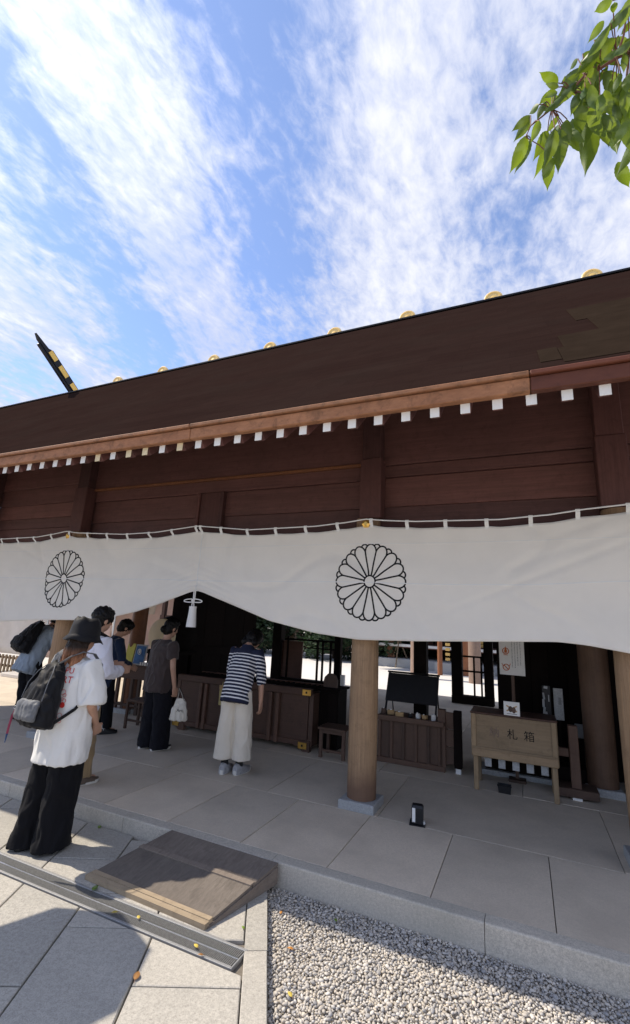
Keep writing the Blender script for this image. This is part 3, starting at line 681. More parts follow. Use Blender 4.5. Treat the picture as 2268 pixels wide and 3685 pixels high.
# inner posts, door leaves and threshold
def ipost(x, y, w, z1=2.75, foot=None, m='blackwoodz', z0=PH):
    bpart('inner_post', x - w / 2, x + w / 2, y - w / 2, y + w / 2, z0, z1, M[m], gate, .006)
    if foot: bpart('post_foot', x - w / 2 - .012, x + w / 2 + .012, y - w / 2 - .012, y + w / 2 + .012, PH, PH + foot, M['white'], gate, .004)
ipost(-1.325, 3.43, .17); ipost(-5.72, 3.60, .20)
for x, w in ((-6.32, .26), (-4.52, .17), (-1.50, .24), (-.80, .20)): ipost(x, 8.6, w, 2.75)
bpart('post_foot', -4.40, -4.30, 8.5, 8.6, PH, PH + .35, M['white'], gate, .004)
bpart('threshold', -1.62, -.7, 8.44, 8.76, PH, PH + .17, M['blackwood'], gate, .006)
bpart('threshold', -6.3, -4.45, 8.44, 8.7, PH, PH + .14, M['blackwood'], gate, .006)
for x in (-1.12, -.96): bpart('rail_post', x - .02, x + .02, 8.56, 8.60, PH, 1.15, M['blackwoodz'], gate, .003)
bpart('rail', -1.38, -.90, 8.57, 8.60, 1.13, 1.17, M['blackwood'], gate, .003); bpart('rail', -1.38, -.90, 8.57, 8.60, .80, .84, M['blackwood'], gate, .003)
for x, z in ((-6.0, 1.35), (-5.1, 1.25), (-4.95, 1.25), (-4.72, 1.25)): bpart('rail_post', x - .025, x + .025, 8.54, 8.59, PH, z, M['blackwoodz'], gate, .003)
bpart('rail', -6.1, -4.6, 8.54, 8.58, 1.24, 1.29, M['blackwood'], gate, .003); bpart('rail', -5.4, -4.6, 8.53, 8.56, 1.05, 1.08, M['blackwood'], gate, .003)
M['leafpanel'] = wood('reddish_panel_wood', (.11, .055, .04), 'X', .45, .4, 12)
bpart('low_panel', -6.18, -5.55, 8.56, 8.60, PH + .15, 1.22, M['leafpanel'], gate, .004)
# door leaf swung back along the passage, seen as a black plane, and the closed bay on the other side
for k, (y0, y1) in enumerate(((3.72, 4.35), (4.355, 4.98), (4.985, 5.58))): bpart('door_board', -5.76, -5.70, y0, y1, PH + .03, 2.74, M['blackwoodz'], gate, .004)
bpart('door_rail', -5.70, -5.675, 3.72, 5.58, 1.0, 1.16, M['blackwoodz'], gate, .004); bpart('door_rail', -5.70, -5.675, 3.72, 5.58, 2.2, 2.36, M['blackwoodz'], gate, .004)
for k in range(11): bpart('wall_board', -.36 + .205 * k, -.158 + .205 * k, 3.62, 3.66, PH, 2.74, M['blackwoodz'], gate, .004)  # run lengthened past the back pillar to hold back light
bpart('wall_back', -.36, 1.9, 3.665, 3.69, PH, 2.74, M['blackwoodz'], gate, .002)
for k in range(6): bpart('added_end_board', 1.90, 1.94, 1.5 + .37 * k, 1.867 + .37 * k, PH, 2.7, M['blackwoodz'], gate, .004)  # end boards added out of view to keep side light out
for k in range(8): bpart('wall_board', -9.0 + .34 * k, -8.664 + .34 * k, 7.2, 7.24, PH + (1.0 if k < 6 else 0), 2.74, M['blackwoodz'], gate, .004)  # boards added across the back to cut the courtyard light
bpart('sill', -.50, .60, 3.05, 3.30, PH + .06, PH + .20, M['blackwood'], gate, .006); bpart('sill_stone', -.62, .62, 3.0, 3.34, PH, PH + .055, M['plinth'], gate, .006)
bpart('guard_post', .362, .452, 2.62, 2.71, PH + .08, .81, M['browny'], gate, .006); bpart('guard_rail', .10, .36, 2.64, 2.69, .50, .58, M['brownx'], gate, .004)
bpart('guard_sill', .20, .60, 2.58, 2.86, PH + .03, PH + .11, M['brownx'], gate, .006); bpart('guard_foot', .36, .45, 2.60, 2.66, PH, PH + .10, M['white'], gate, .004)
bpart('wall_bracket', .50, .66, 3.6, 3.66, PH + .42, PH + .58, M['plinth'], gate, .006)
for x in (-.955, -.775):
    bpart('guard_post', x - .045, x + .045, 2.78, 2.86, PH + .06, .79, M['browny' if x < -.9 else 'blackwoodz'], gate, .005); bpart('guard_foot', x - .03, x + .03, 2.80, 2.84, PH, PH + .075, M['bagy' if x < -.9 else 'white'], gate, .003)
for k in range(3): bpart('guard_board', -.91, -.82, 2.80, 2.82, .2 + .19 * k, .385 + .19 * k, M['browny'], gate, .003)

# ================================================================== CURTAIN
BOT = [(-8.2, 1.47), (-7.6, 1.48), (-6.8, 1.50), (-5.93, 1.56), (-5.3, 1.585), (-4.86, 1.612), (-4.26, 1.735), (-3.85, 1.86), (-3.46, 1.99), (-3.40, 1.998), (-3.33, 1.985), (-2.9, 1.855), (-2.42, 1.707), (-1.89, 1.612), (-1.45, 1.577), (-.9, 1.598), (.24, 1.664), (.45, 1.65), (.725, 1.609), (1.1, 1.56)]
def lerp_tab(T, x):
    for (a, b), (c, d) in zip(T, T[1:]):
        if a <= x <= c:
            t = (x - a) / (c - a); return b + (d - b) * t
    return T[0][1] if x < T[0][0] else T[-1][1]
def smooth_tab(T, x, w=.05): return sum(lerp_tab(T, x + k * w) for k in (-1, -.5, 0, .5, 1)) / 5
TAB = .36
ROPE = [(-8.2, 2.735), (-7.84, 2.75), (-7.2, 2.69), (-6.3, 2.70), (-5.95, 2.735), (-5.72, 2.765), (-5.5, 2.735), (-4.65, 2.69), (-4.1, 2.70), (-3.52, 2.752), (-3.45, 2.752), (-2.77, 2.685), (-1.95, 2.695), (-1.6, 2.722), (-1.40, 2.748), (-1.2, 2.725), (-.9, 2.703), (-.153, 2.69), (.25, 2.715), (.5, 2.748), (.83, 2.775), (1.1, 2.80)]
def rope_z(x): return lerp_tab(ROPE, x)
def top_z(x):
    ph = ((x + 3.49) / TAB) % 1.0
    return rope_z(x) - .052 - .012 * math.sin(math.pi * ph)
GX = -3.43
def cur_y(x, z):
    y = 1.075
    for px in (-7.84, -5.70, -1.40, .775): y -= .012 * math.exp(-((x - px) / .30) ** 2)
    y += .035 * (1 - min(1, min(abs(x - px) for px in (-7.84, -5.70, -1.40, .775)) / .9) ** 2 * 0 - 1)
    # gathers running out from the tied-up point
    dx = abs(x - GX); b = smooth_tab(BOT, x); h = z - b
    if dx < 1.5:
        k = math.exp(-dx / .55) * math.exp(-max(0, h) / .16); y += .016 * k * math.sin(h * 95 + dx * 3) + .02 * math.exp(-(dx / .05) ** 2) * (1 if z < 2.75 else 0)
    hemk = math.exp(-max(0, h) / .05); y -= .006 * hemk
    # long soft creases
    q = noise.noise(Vector((x * .9, z * 2.2, 3.1))) * .020 + noise.noise(Vector((x * .5 + z * 1.4, z * 3.0 - x * 1.1, 8.7))) * .010
    if x > -1.0:
        u = (z - 1.72) - (x + 1.0) * .42; y += .011 * math.exp(-(u / .025) ** 2) * min(1, (x + 1.0) * 1.2)
        u = (z - 2.30) - (x - .0) * .33; y += .008 * math.exp(-(u / .03) ** 2) * max(0, min(1, (x + .2) * 1.5))
        u = (z - 2.43) - (x - .0) * .36; y += .008 * math.exp(-(u / .03) ** 2) * max(0, min(1, (x + .1) * 1.5))
    y += .011 * math.cos(2 * math.pi * (x + 3.49) / TAB) * math.exp(-max(0, rope_z(x) - z) / .16)
    y += .006 * noise.noise(Vector((x * 3.2 + z * 2, z * 5.5, 1.3))) + .015 * max(0, 1 - abs(noise.noise(Vector((x * .8 + z * .9, z * 1.6 - x * .35, 5.3)))) * 7)
    if x < -5.75:
        u = (z - 2.25) + (x + 5.8) * .35; y += .008 * math.exp(-(u / .03) ** 2)
    return y + q
def curtain():
    c = thing('shrine_curtain', 'long white cotton curtain with black chrysanthemum crests hung across the gate front', 'curtain', (0, 1.08, 1.6))
    O = Vector((0, 1.08, 1.6)); mb = MB(); nx, nz = 560, 44; x0, x1 = -8.15, 1.05; g = []
    for i in range(nx + 1):
        x = x0 + (x1 - x0) * i / nx; b = smooth_tab(BOT, x, .04) if abs(x - GX) > .05 else lerp_tab(BOT, x); t = top_z(x); 
        for j in range(nz + 1):
            z = b + (t - b) * (j / nz) ** 1.0; g.append(Vector((x, cur_y(x, z), z)) - O)
    fs = [(i * (nz + 1) + j, (i + 1) * (nz + 1) + j, (i + 1) * (nz + 1) + j + 1, i * (nz + 1) + j + 1) for i in range(nx) for j in range(nz)]
    mb.add(g, fs); me = mb.mesh('cloth', True); me.materials.append(M['curtain']); o = obj('cloth', me, None, c)
    s = o.modifiers.new('thick', 'SOLIDIFY'); s.thickness = .003; s.offset = 1
    # seams: doubled cloth strips
    for z0, dz, xa, xb in ((2.118, .010, x0, x1), (2.50, .005, x0, x1)):
        mb = MB(); n = 300; ring = []
        for i in range(n + 1):
            x = xa + (xb - xa) * i / n; zc = z0 + .012 * noise.noise(Vector((x * .8, 0, 0))) + (.05 * max(0, x - .1) if z0 < 2.2 else 0)
            if zc - dz < smooth_tab(BOT, x) + .03: zc = smooth_tab(BOT, x) + .03 + dz
            ring.append([(x, cur_y(x, zc + k) - 1.08 - off, zc + k - 1.6) for k, off in ((-dz / 2, .004), (-dz / 2, .0065), (dz / 2, .0065), (dz / 2, .004))])
        mb.loft(ring); obj('seam', mb, M['rope'], c)
    vs = MB(); zz = [2.0 + (2.68 - 2.0) * i / 30 for i in range(31)]
    vs.loft([[(GX + .03 * (2.4 - z) * .3 - dx * 1, cur_y(GX, z) - 1.08 - off, z - 1.6) for dx, off in ((-.006, .004), (-.006, .0075), (.006, .0075), (.006, .004))] for z in zz]); obj('middle_seam', vs, M['rope'], c)
    # cord and loops
    n = 260; obj('cord', MB().tube([(x0 + (x1 - x0) * i / n, 1.052 - 1.08 - .006, rope_z(x0 + (x1 - x0) * i / n) - 1.6) for i in range(n + 1)], .0065, 6), M['rope'], c)
    k = 0; x = -3.505 - TAB * 13
    xs = [x + TAB * i for i in range(40)] + [-3.44]
    for x in xs:
        if x < x0 + .05 or x > x1: continue
        zt = rope_z(x) + .008; zb = top_z(x) - .022; y = cur_y(x, zb) - 1.08
        tb = MB().loft([[(x + sx, yy, z - 1.6) for sx, yy in ((-.017, y0), (.017, y0), (.017, y0 + .003), (-.017, y0 + .003))] for z, y0 in ((zb, y - .006), (zb + .02, y - .007), ((zt + zb) / 2 + .012, -.036), (zt, -.037))])
        tb.loft([[(x + sx, yy, z - 1.6) for sx, yy in ((-.017, -.037), (.017, -.037), (.017, -.020), (-.017, -.020))] for z in (zt, zt + .003)])
        obj('loop_tab', tb, M['rope'], c)
    # chrysanthemum crests dyed on the cloth
    for cx, cz, rr in ((-5.64, 2.118, .385), (-1.348, 2.128, .375)):
        mb = MB(); w = .0145
        def P(r, th): return (cx + r * math.sin(th) * rr * .95, cz + r * math.cos(th) * rr)
        def ribbon(pts, closed=False):
            n = len(pts); rings = []
            for i, p in enumerate(pts):
                if closed: a_, b_ = pts[i - 1], pts[(i + 1) % n]
                else: a_, b_ = pts[max(0, i - 1)], pts[min(n - 1, i + 1)]
                d = Vector((b_[0] - a_[0], b_[1] - a_[1])).normalized(); nn = Vector((-d.y, d.x)) * w / 2
                l, r_ = (p[0] + nn.x, p[1] + nn.y), (p[0] - nn.x, p[1] - nn.y)
                rings.append([(q[0], cur_y(*q) - 1.08 - off, q[1] - 1.6) for q, off in ((l, .0040), (r_, .0040), (r_, .0058), (l, .0058))])
            mb.loft(rings, not closed, 0, closed)
        ribbon([P(.155, 2 * math.pi * i / 36) for i in range(36)], True)
        hp = math.pi / 16
        for k in range(16):
            th = 2 * math.pi * k / 16 + .0
            ribbon([P(.16 + (.80 - .16) * i / 10, th + hp) for i in range(11)])
            # petal tip arc
            pr = .80 * math.sin(hp) * 1.0; pts = []
            for i in range(15):
                ph = -math.pi / 2 + math.pi * i / 14; lx = math.sin(ph) * pr; ly = .80 * math.cos(hp) + max(0, math.cos(ph)) * .20
                pts.append((cx + (lx * math.cos(th) + ly * math.sin(th)) * rr * .95, cz + (-lx * math.sin(th) + ly * math.cos(th)) * rr))
            ribbon(pts)
            th2 = th + hp; pts = []
            for i in range(9):
                ph = -math.pi / 2 + math.pi * i / 8; lx = math.sin(ph) * .085; ly = .925 + max(0, math.cos(ph)) * .07
                pts.append((cx + (lx * math.cos(th2) + ly * math.sin(th2)) * rr * .95, cz + (-lx * math.sin(th2) + ly * math.cos(th2)) * rr))
            ribbon(pts)
        obj('crest', mb, M['ink'], c)
    for px in (-5.70, -1.40):
        g = MB(); g.loft([[(px + math.cos(2 * math.pi * j / 6) * r, -.02 - y, 1.105 + math.sin(2 * math.pi * j / 6) * r) for j in range(6)] for y, r in ((-.03, .045), (.0, .045), (.012, .02))]); obj('nail_cover', g, M['gold'], c)
curtain()
# tassel
ts = thing('cord_tassel', 'white silk tassel with bow knot hanging from the tied-up curtain middle', 'tassel', (-3.392, 1.02, 1.595))
zb = 1.595
obj('cord', MB().tube([(-.010, .0, 2.0 - zb), (-.008, 0, 1.90 - zb), (0, -.004, 1.885 - zb)], .006, 6).tube([(.010, .0, 2.0 - zb), (.010, 0, 1.90 - zb), (0, -.004, 1.885 - zb)], .006, 6), M['rope'], ts)
for s in (-1, 1):
    obj('bow_loop', MB().tube([(s * (.015 + .11 * math.sin(t) ** .8 if 0 < t < math.pi else s * 0 + .015), -.012, 1.885 - zb + .018 * math.cos(t) - .006 * math.sin(t)) for t in [math.pi * i / 12 for i in range(13)]], .006, 6), M['rope'], ts)
    obj('tail_cord', MB().tube([(0, -.01, 1.88 - zb), (s * .012, -.008, 1.85 - zb), (s * .014, -.004, 1.82 - zb)], .006, 6), M['rope'], ts)
obj('knot', MB().ell((0, -.012, 1.885 - zb), (.022, .018, .020)).mesh('knot', True), M['rope'], ts)
tm = MB(); tm.loft([[(math.cos(2 * math.pi * j / 40) * r * (1 + .05 * (j % 2)), math.sin(2 * math.pi * j / 40) * r * (1 + .05 * (j % 2)), z) for j in range(40)] for z, r in ((.0, .052), (.04, .050), (.12, .043), (.19, .038), (.222, .036), (.226, .030))])
obj('skirt', tm.mesh('skirt', True, 50), M['rope'], ts)
obj('collar', MB().cyl((0, 0, .206), .040, .020, 28).mesh('collar', True, 40), M['rope'], ts)

# ================================================================== FURNITURE UNDER THE GATE
# long offering chest
t = thing('offering_chest', 'long brown wooden offering chest with gold corner fittings and slatted top', 'offering chest', (-3.68, 2.60, PH))
Lh = 1.10; D = .62; zt = .76
bpart('front_panel', -Lh + .05, Lh - .05, .03, .06, .09, zt - .09, M['saisen'], t); bpart('back_panel', -Lh + .05, Lh - .05, D - .06, D - .03, .09, zt - .09, M['saisen'], t)
for s in (-1, 1): bpart('end_panel', s * Lh - .03 - .01 * s, s * Lh + .03 - .01 * s, .03, D - .03, .06, zt - .06, M['saisenz'], t)
bpart('top_rail', -Lh, Lh, -.005, .055, zt - .088, zt, M['saisen'], t, .006); bpart('top_rail', -Lh, Lh, D - .055, D, zt - .088, zt, M['saisen'], t, .006)
bpart('bottom_rail', -Lh, Lh, .008, .06, .065, .13, M['saisen'], t, .006)
for i in range(26): bpart('top_slat', -Lh + .06 + i * .084, -Lh + .088 + i * .084, .06, D - .06, zt - .04, zt - .008, M['blackwood'], t, .003)
for x in (-.66, -.57, .50, .61): bpart('rib', x - .025, x + .025, -.014, .03, .06, zt - .09, M['saisenz'], t, .006)
for x in (-Lh + .09, Lh - .11):
    f = MB().loft([[(x + a_, y, z) for a_, z in ((-.11, .10), (.11, .10), (.11, 0), (.02, 0), (-.05, .055), (-.11, .065))] for y in (.0, .07)]); obj('foot', f, M['saisenz'], t)
for x, z in ((Lh - .06, zt - .045), (Lh - .085, .075)):
    p = bpart('gold_fitting', x - .065, x + .055, -.022, -.006, z - .038, z + .038, M['gold'], t, .004); bpart('lock_boss', -.012, .012, -.012, -.008, -.012, .012, M['blackm'], p, .003)
bpart('gold_fitting', -Lh + .0, -Lh + .11, -.012, -.004, .05, .11, M['gold'], t, .004)
bpart('offering_bin', -.49, -.49 + .0, 0, 0, 0, 0, M['bagy'], t) if False else None
# narrow yellow paper charm bag hung on the chest front
t = thing('paper_charm_bag', 'narrow yellow paper packet hanging on the front of the offering chest', 'packet', (-3.93, 2.565, PH + .48))
obj('packet', MB().bx(-.045, .045, -.03, .015, -.06, .20, .006), M['bagy'], t); obj('hanger', MB().tube([(-.02, 0, .19), (-.01, -.004, .245), (.01, -.004, .245), (.02, 0, .19)], .004, 6), M['bagy'], t); bpart('flap', -.047, .047, -.034, -.029, .15, .205, M['tan'], t, .002)
# low stool with cabinet behind
t = thing('wooden_stool', 'low dark wooden stool standing at the end of the offering chest', 'stool', (-2.235, 2.50, PH))
bpart('seat', -.185, .185, -.03, .30, .325, .352, M['brownx'], t, .006)
for x in (-.15, .15):
    for y in (0, .25): bpart('leg', x - .02, x + .02, y - .0, y + .04, 0, .325, M['browny'], t, .004)
bpart('stretcher', -.13, .13, .005, .03, .07, .10, M['brownx'], t, .003); bpart('apron', -.13, .13, .005, .03, .28, .322, M['brownx'], t, .003)
t = thing('black_cabinet', 'black wooden cabinet with arched headboard behind the low stool', 'cabinet', (-2.43, 2.82, PH))
bpart('carcass', -.13, .14, 0, .34, .02, .74, M['blackwoodz'], t, .006); bpart('top', -.16, .17, -.03, .37, .742, .77, M['blackwood'], t, .005)
arc = [(-.10, 0), (.10, 0), (.10, .10), (.07, .16), (.02, .18), (-.04, .175), (-.085, .13), (-.10, .08)]
obj('headboard', MB().loft([[(x - .0, y, .772 + z) for x, z in arc] for y in (.05, .08)]), M['browny'], t)
for x in (-.12, .13): bpart('door', x - (.0 if x < 0 else .125), x + (.125 if x < 0 else .0), -.012, -.001, .06, .70, M['blackwoodz'], t, .004)
# counter with framed front, tilted notice board and small goods
t = thing('charm_counter', 'dark framed wooden counter behind the middle pillar holding small goods', 'counter', (-1.33, 2.78, PH))
bpart('top', -.42, .41, -.03, .42, .50, .528, M['brownx'], t, .005); bpart('top_lip', -.42, .41, -.05, -.03, .485, .545, M['brownx'], t, .005)
for k in range(5): bpart('panel', -.37 + .15 * k, -.245 + .15 * k, .02, .04, .06, .49, M['browny'], t, .003)
for k in range(6): bpart('stile', -.40 + .15 * k, -.365 + .15 * k, .0, .045, .04, .50, M['browny'], t, .004)
bpart('base_rail', -.42, .41, -.005, .05, .0, .06, M['brownx'], t, .005); bpart('carcass', -.40, .39, .05, .40, .04, .49, M['blackwood'], t, .004)
t2 = thing('tilted_notice_board', 'black notice board tilted back on thin legs above the counter', 'notice board', (-1.36, 2.95, PH + .529))
bd_ = Matrix.Rotation(R(-24), 3, 'X')
cpart('board', (0, .08, .32), (.66, .02, .36), M['black'], t2, .004, bd_); 
for x in (-.315, .315): cpart('frame_leg', (x, .06, .25), (.022, .03, .56), M['blackm'], t2, .004, bd_)
for x in (-.30, .30): obj('back_leg', MB().tube([(x, .16, .42), (x, .30, .0)], .008, 6), M['blackm'], t2)
cpart('board_rail', (0, .155, .50), (.68, .026, .02), M['blackm'], t2, .004, bd_)
gd = random.Random(5)
for i, (x, m, w) in enumerate(((-.36, 'browny', .055), (-.27, 'tan', .09), (-.14, 'tan', .10), (-.02, 'blackm', .05), (.08, 'white', .045), (.16, 'tan', .06), (.27, 'white', .05), (.33, 'browny', .05))):
    o = thing('wooden_charm', ['brown block charm at the pillar end of the counter', 'flat tan tablet lying next to the brown block charm', 'wide tan tablet lying mid counter', 'small black box on the counter middle', 'small white packet beside the black box', 'tan wooden block in front of the board leg', 'white paper charm near the far end of the counter', 'brown wooden block on the outer end of the counter'][i], 'charm', (-1.33 + x, 2.86 + gd.uniform(-.04, .05), PH + .529), gd.uniform(-.4, .4), 'goods on the counter')
    h = gd.uniform(.02, .06) if w > .08 else gd.uniform(.04, .08)
    obj('tablet', MB().box((0, 0, h / 2), (w, .05, h), .006), M[m], o); cpart('cord', (0, -.02, h + .006), (w * .3, .012, .012), M['rope'], o, .003)
# pale old-charm box
t = thing('charm_return_box', 'pale wooden box on legs lettered in black for returning old charms', 'box', (-.165, 2.37, PH))
bw = .405; zb0, zb1 = .325, .745
bpart('front_board', -bw, bw, .0, .022, .415, zb1, M['pale'], t, .005); bpart('lower_board', -bw - .005, bw + .005, -.008, .022, zb0, .412, M['pale'], t, .006)
bpart('moulding', -bw, bw, -.014, -.001, .40, .425, M['pale'], t, .004)
for s in (-1, 1):
    bpart('side_board', s * bw - .012, s * bw + .012, .022, .38, zb0, zb1, M['pale'], t, .005); bpart('corner_stile', s * (bw - .02) - .022, s * (bw - .02) + .022, -.012, -.001, .425, zb1, M['palez'], t, .004)
    for y in (.008, .35): bpart('leg', s * (bw - .03) - .024, s * (bw - .03) + .024, y, y + .045, 0, zb0, M['palez'], t, .006)
bpart('back_board', -bw, bw, .36, .38, zb0, zb1, M['pale'], t, .005); bpart('lid', -bw - .015, bw + .015, -.015, .39, zb1 + .001, zb1 + .022, M['leafpanel'], t, .005)
for k in range(5): bpart('apron_tab', -.29 + .135 * k, -.222 + .135 * k, .06, .075, .225, .33, M['tan' if k == 9 else 'plinth'], t, .004)
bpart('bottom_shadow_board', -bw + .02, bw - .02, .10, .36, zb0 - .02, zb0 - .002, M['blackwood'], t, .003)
for ch, x, m in (('納', -.18, 'faded'), ('札', -.005, 'ink'), ('箱', .155, 'ink')):
    me = text_mesh(ch, .105); me.materials.append(M[m]); o = obj('lettering', me, None, t, (x, -.0012, .575)); o.rotation_euler = (R(90), 0, 0)
t = thing('black_tray', 'small black tub on the floor beneath the pale box', 'tub', (-.27, 2.45, PH))
obj('tub', MB().loft([[(sx * w, sy * w * .7, z) for sx, sy in ((-1, -1), (1, -1), (1, 1), (-1, 1))] for z, w in ((0, .058), (.075, .066), (.075, .058), (.01, .05))]), M['black'], t); bpart('rim', -.07, .07, -.052, -.044, .066, .078, M['blackm'], t, .002)
# little framed card on the box
t = thing('picture_card', 'small white card with crossed tan and brown drawing standing on the pale box', 'card', (-.165, 2.36, PH + .768))
bpart('card', -.078, .078, 0, .006, -.012, .135, M['white'], t, .001)
for s in (-1, 1): cpart('crossed_stroke', (0, -.0015, .068), (.115, .002, .013), M['tan'], t, 0, Matrix.Rotation(s * R(28), 3, 'Y'))
for x, z, w, h in ((-.012, .062, .022, .03), (.020, .055, .020, .032)): obj('brown_figure', MB().ell((x, -.003, z), (w, .002, h), None, 12, 6), M['browny'], t)
bpart('caption_line', -.05, .05, -.0015, -.0002, .012, .018, M['textg'], t, 0)
# white notice sheet on a post
t = thing('notice_sign', 'tall white notice sheet with two round orange emblems on a thin brown post', 'sign', (-.155, 2.92, PH))
bpart('post', -.018, .018, .012, .045, 0, 1.16, M['browny'], t, .004); bpart('base', -.09, .09, -.06, .12, 0, .03, M['brownx'], t, .005)
bpart('sheet', -.138, .138, 0, .010, 1.13, 1.72, M['white'], t, .002)
for z in (1.40, 1.215):
    e = MB(); e.tube([(-.065 + math.cos(2 * math.pi * j / 24) * .034, -.003, z + math.sin(2 * math.pi * j / 24) * .034) for j in range(24)], .0052, 6, closed=True); obj('emblem_ring', e, M['rust'], t)
    if z > 1.3: obj('emblem_flame', MB().loft([[(-.065 + x, y, z + q) for x, q in ((-.012, -.022), (.012, -.022), (.017, 0), (.006, .03), (0, .06), (-.006, .03), (-.017, 0))] for y in (-.0045, -.001)]), M['rust'], t); bpart('emblem_foot', -.09, -.04, -.004, -.001, z - .048, z - .042, M['rust'], t, 0)
    else:
        cpart('emblem_bar', (-.065, -.003, z), (.066, .003, .010), M['rust'], t, 0, Matrix.Rotation(R(45), 3, 'Y'))
        for s in (-1, 1): cpart('emblem_horn', (-.065 + s * .042, -.003, z + .03), (.006, .003, .03), M['rust'], t, 0, Matrix.Rotation(s * R(18), 3, 'Y'))
rr_ = random.Random(11)
for k, x in enumerate((.005, .035, .065, .095)):
    mb = MB(); z = 1.68 - (.0 if k > 1 else .08)
    while z > 1.19 + rr_.choice((0, .03, .06)):
        h = rr_.uniform(.008, .013); w = rr_.uniform(.009, .014)
        mb.bx(x - w / 2, x + w / 2, -.0015, -.0003, z - h * .3, z, 0); mb.bx(x - w * .15, x + w * .15, -.0015, -.0003, z - h, z - h * .32, 0)
        if rr_.random() < .6: mb.bx(x - w / 2, x - w * .2, -.0015, -.0003, z - h, z - h * .5, 0)
        z -= .017
    obj('text_column', mb, M['textg'], t)
# dim boards by the dark wall
t = thing('grey_board', 'narrow grey paper board standing in the dark beside the pale box', 'board', (.325, 3.25, PH + .10))
bpart('board', -.05, .05, 0, .012, .55, .90, M['plinth'], t, .003); bpart('post', -.012, .012, .014, .03, 0, .56, M['blackwoodz'], t, .002); bpart('faint_mark', .0, .03, -.002, -.0005, .72, .80, M['textg'], t, 0)
t = thing('straw_ornament', 'black and white paper ornament hanging in the dark beside the grey board', 'ornament', (.205, 3.25, PH + .10))
obj('backing', MB().bx(-.05, .04, 0, .012, .52, .92, .004), M['black'], t)
for i, (x, z, w, h) in enumerate(((-.035, .80, .010, .05), (-.042, .72, .012, .06), (-.036, .64, .012, .05), (-.015, .59, .012, .05), (.018, .78, .006, .05), (-.01, .90, .02, .02))): obj('paper_strip', MB().box((x, -.004, z), (w * 2, .003, h * 1.5), .001, Matrix.Rotation(.12 * (i % 3 - 1), 3, 'Y')), M['plinth'], t)
# black floor lamp
t = thing('floor_lantern', 'small black upright floor lamp with a pale side label on the granite floor', 'floor lamp', (-.905, 1.155, PH), R(8))
obj('body', MB().loft([[(x, y, z) for x, y in ((-.048, -.04), (.048, -.04), (.048, .04), (-.048, .04))] for z in (.014, .13)] + [[(x, y, .148) for x, y in ((-.040, -.032), (.040, -.032), (.040, .032), (-.040, .032))]]), M['black'], t)
bpart('base_plate', -.066, .066, -.055, .055, 0, .010, M['blackm'], t, .003); bpart('label', -.042, -.016, -.0425, -.0395, .025, .13, M['white'], t, .001)
for x in (-.055, .055): bpart('bracket', x - .008, x + .008, -.02, .02, .010, .03, M['white' if x > 0 else 'blackm'], t, .002)
# drum
t = thing('taiko_drum', 'big round drum with cream hide on a dark stand inside the gate', 'drum', (-5.86, 3.35, PH))
dz_ = 1.245; rings = []
for i in range(11):
    q = i / 10; r = .29 + .07 * math.sin(math.pi * q); rings.append([(math.cos(2 * math.pi * j / 40) * r, .62 * q, dz_ + math.sin(2 * math.pi * j / 40) * r) for j in range(40)])
obj('shell', MB().loft(rings).mesh('shell', True, 50), M['blackwood'], t)
obj('hide', MB().loft([[(math.cos(2 * math.pi * j / 40) * r, y, dz_ + math.sin(2 * math.pi * j / 40) * r) for j in range(40)] for y, r in ((.02, .298), (-.008, .296), (-.014, .28), (-.014, .01))]).mesh('hide', True, 40), M['drum'], t)
for s in (-1, 1):
    bpart('stand_leg', s * .30 - .04, s * .30 + .04, .08, .16, 0, .98, M['blackwoodz'], t); bpart('stand_leg', s * .30 - .04, s * .30 + .04, .46, .54, 0, .98, M['blackwoodz'], t); bpart('stand_beam', s * .30 - .045, s * .30 + .045, .02, .60, .93, 1.0, M['blackwood'], t)
bpart('stand_beam', -.34, .34, .10, .16, .30, .38, M['blackwood'], t)
# amulet stand on the far side
t = thing('amulet_stand', 'reddish brown stand with open slatted legs holding framed cards', 'stand', (-6.02, 2.92, PH))
bpart('front_board', -.32, .42, -.02, .01, .55, .755, M['leafpanel'], t, .005); bpart('top', -.34, .44, -.03, .40, .757, .78, M['leafpanel'], t, .004); bpart('back_rail', -.32, .42, .36, .38, .55, .755, M['leafpanel'], t, .004)
for k in range(5): bpart('leg', -.30 + .155 * k, -.245 + .155 * k, -.01, .04, 0, .55, M['browny'], t, .004)
bpart('foot_rail', -.34, .44, -.01, .05, .12, .16, M['brownx'], t, .004)
t = thing('blue_framed_poster', 'blue poster in a pale frame standing on the slatted stand', 'poster', (-5.87, 2.88, PH + .781), 0)
fm = Matrix.Rotation(R(-10), 3, 'X')
cpart('frame', (0, .03, .16), (.25, .014, .33), M['plinth'], t, .004, fm); cpart('print', (0, .021, .16), (.205, .006, .285), M['blue'], t, .001, fm)
e = MB(); e.tube([(math.cos(2 * math.pi * j / 20) * .035, .012 + (-.008), .21 + math.sin(2 * math.pi * j / 20) * .042) for j in range(20)], .006, 6, closed=True); obj('pale_emblem', e, M['white'], t)
obj('pale_flame', MB().loft([[(x, y, .21 + q) for x, q in ((-.012, -.02), (.012, -.02), (.014, .01), (0, .035), (-.014, .01))] for y in (.004, .014)]), M['white'], t)
t = thing('yellow_card', 'tall yellow card standing next to the blue poster', 'card', (-6.10, 2.88, PH + .781), 0)
cpart('card', (0, .03, .165), (.17, .012, .33), M['yellow'], t, .003, fm); cpart('stand_fin', (0, .07, .06), (.10, .08, .01), M['yellow'], t, .002)
t = thing('white_price_tags', 'row of small white tags along the slatted stand top', 'tags', (-5.72, 2.86, PH + .781))
for k in range(6): bpart('tag', -.09 + .05 * k, -.062 + .05 * k, 0, .006, 0, .05, M['white'], t, .001)
t = thing('open_leaflet', 'open white leaflet fixed on the board of the slatted stand', 'leaflet', (-6.10, 2.885, PH + .70))
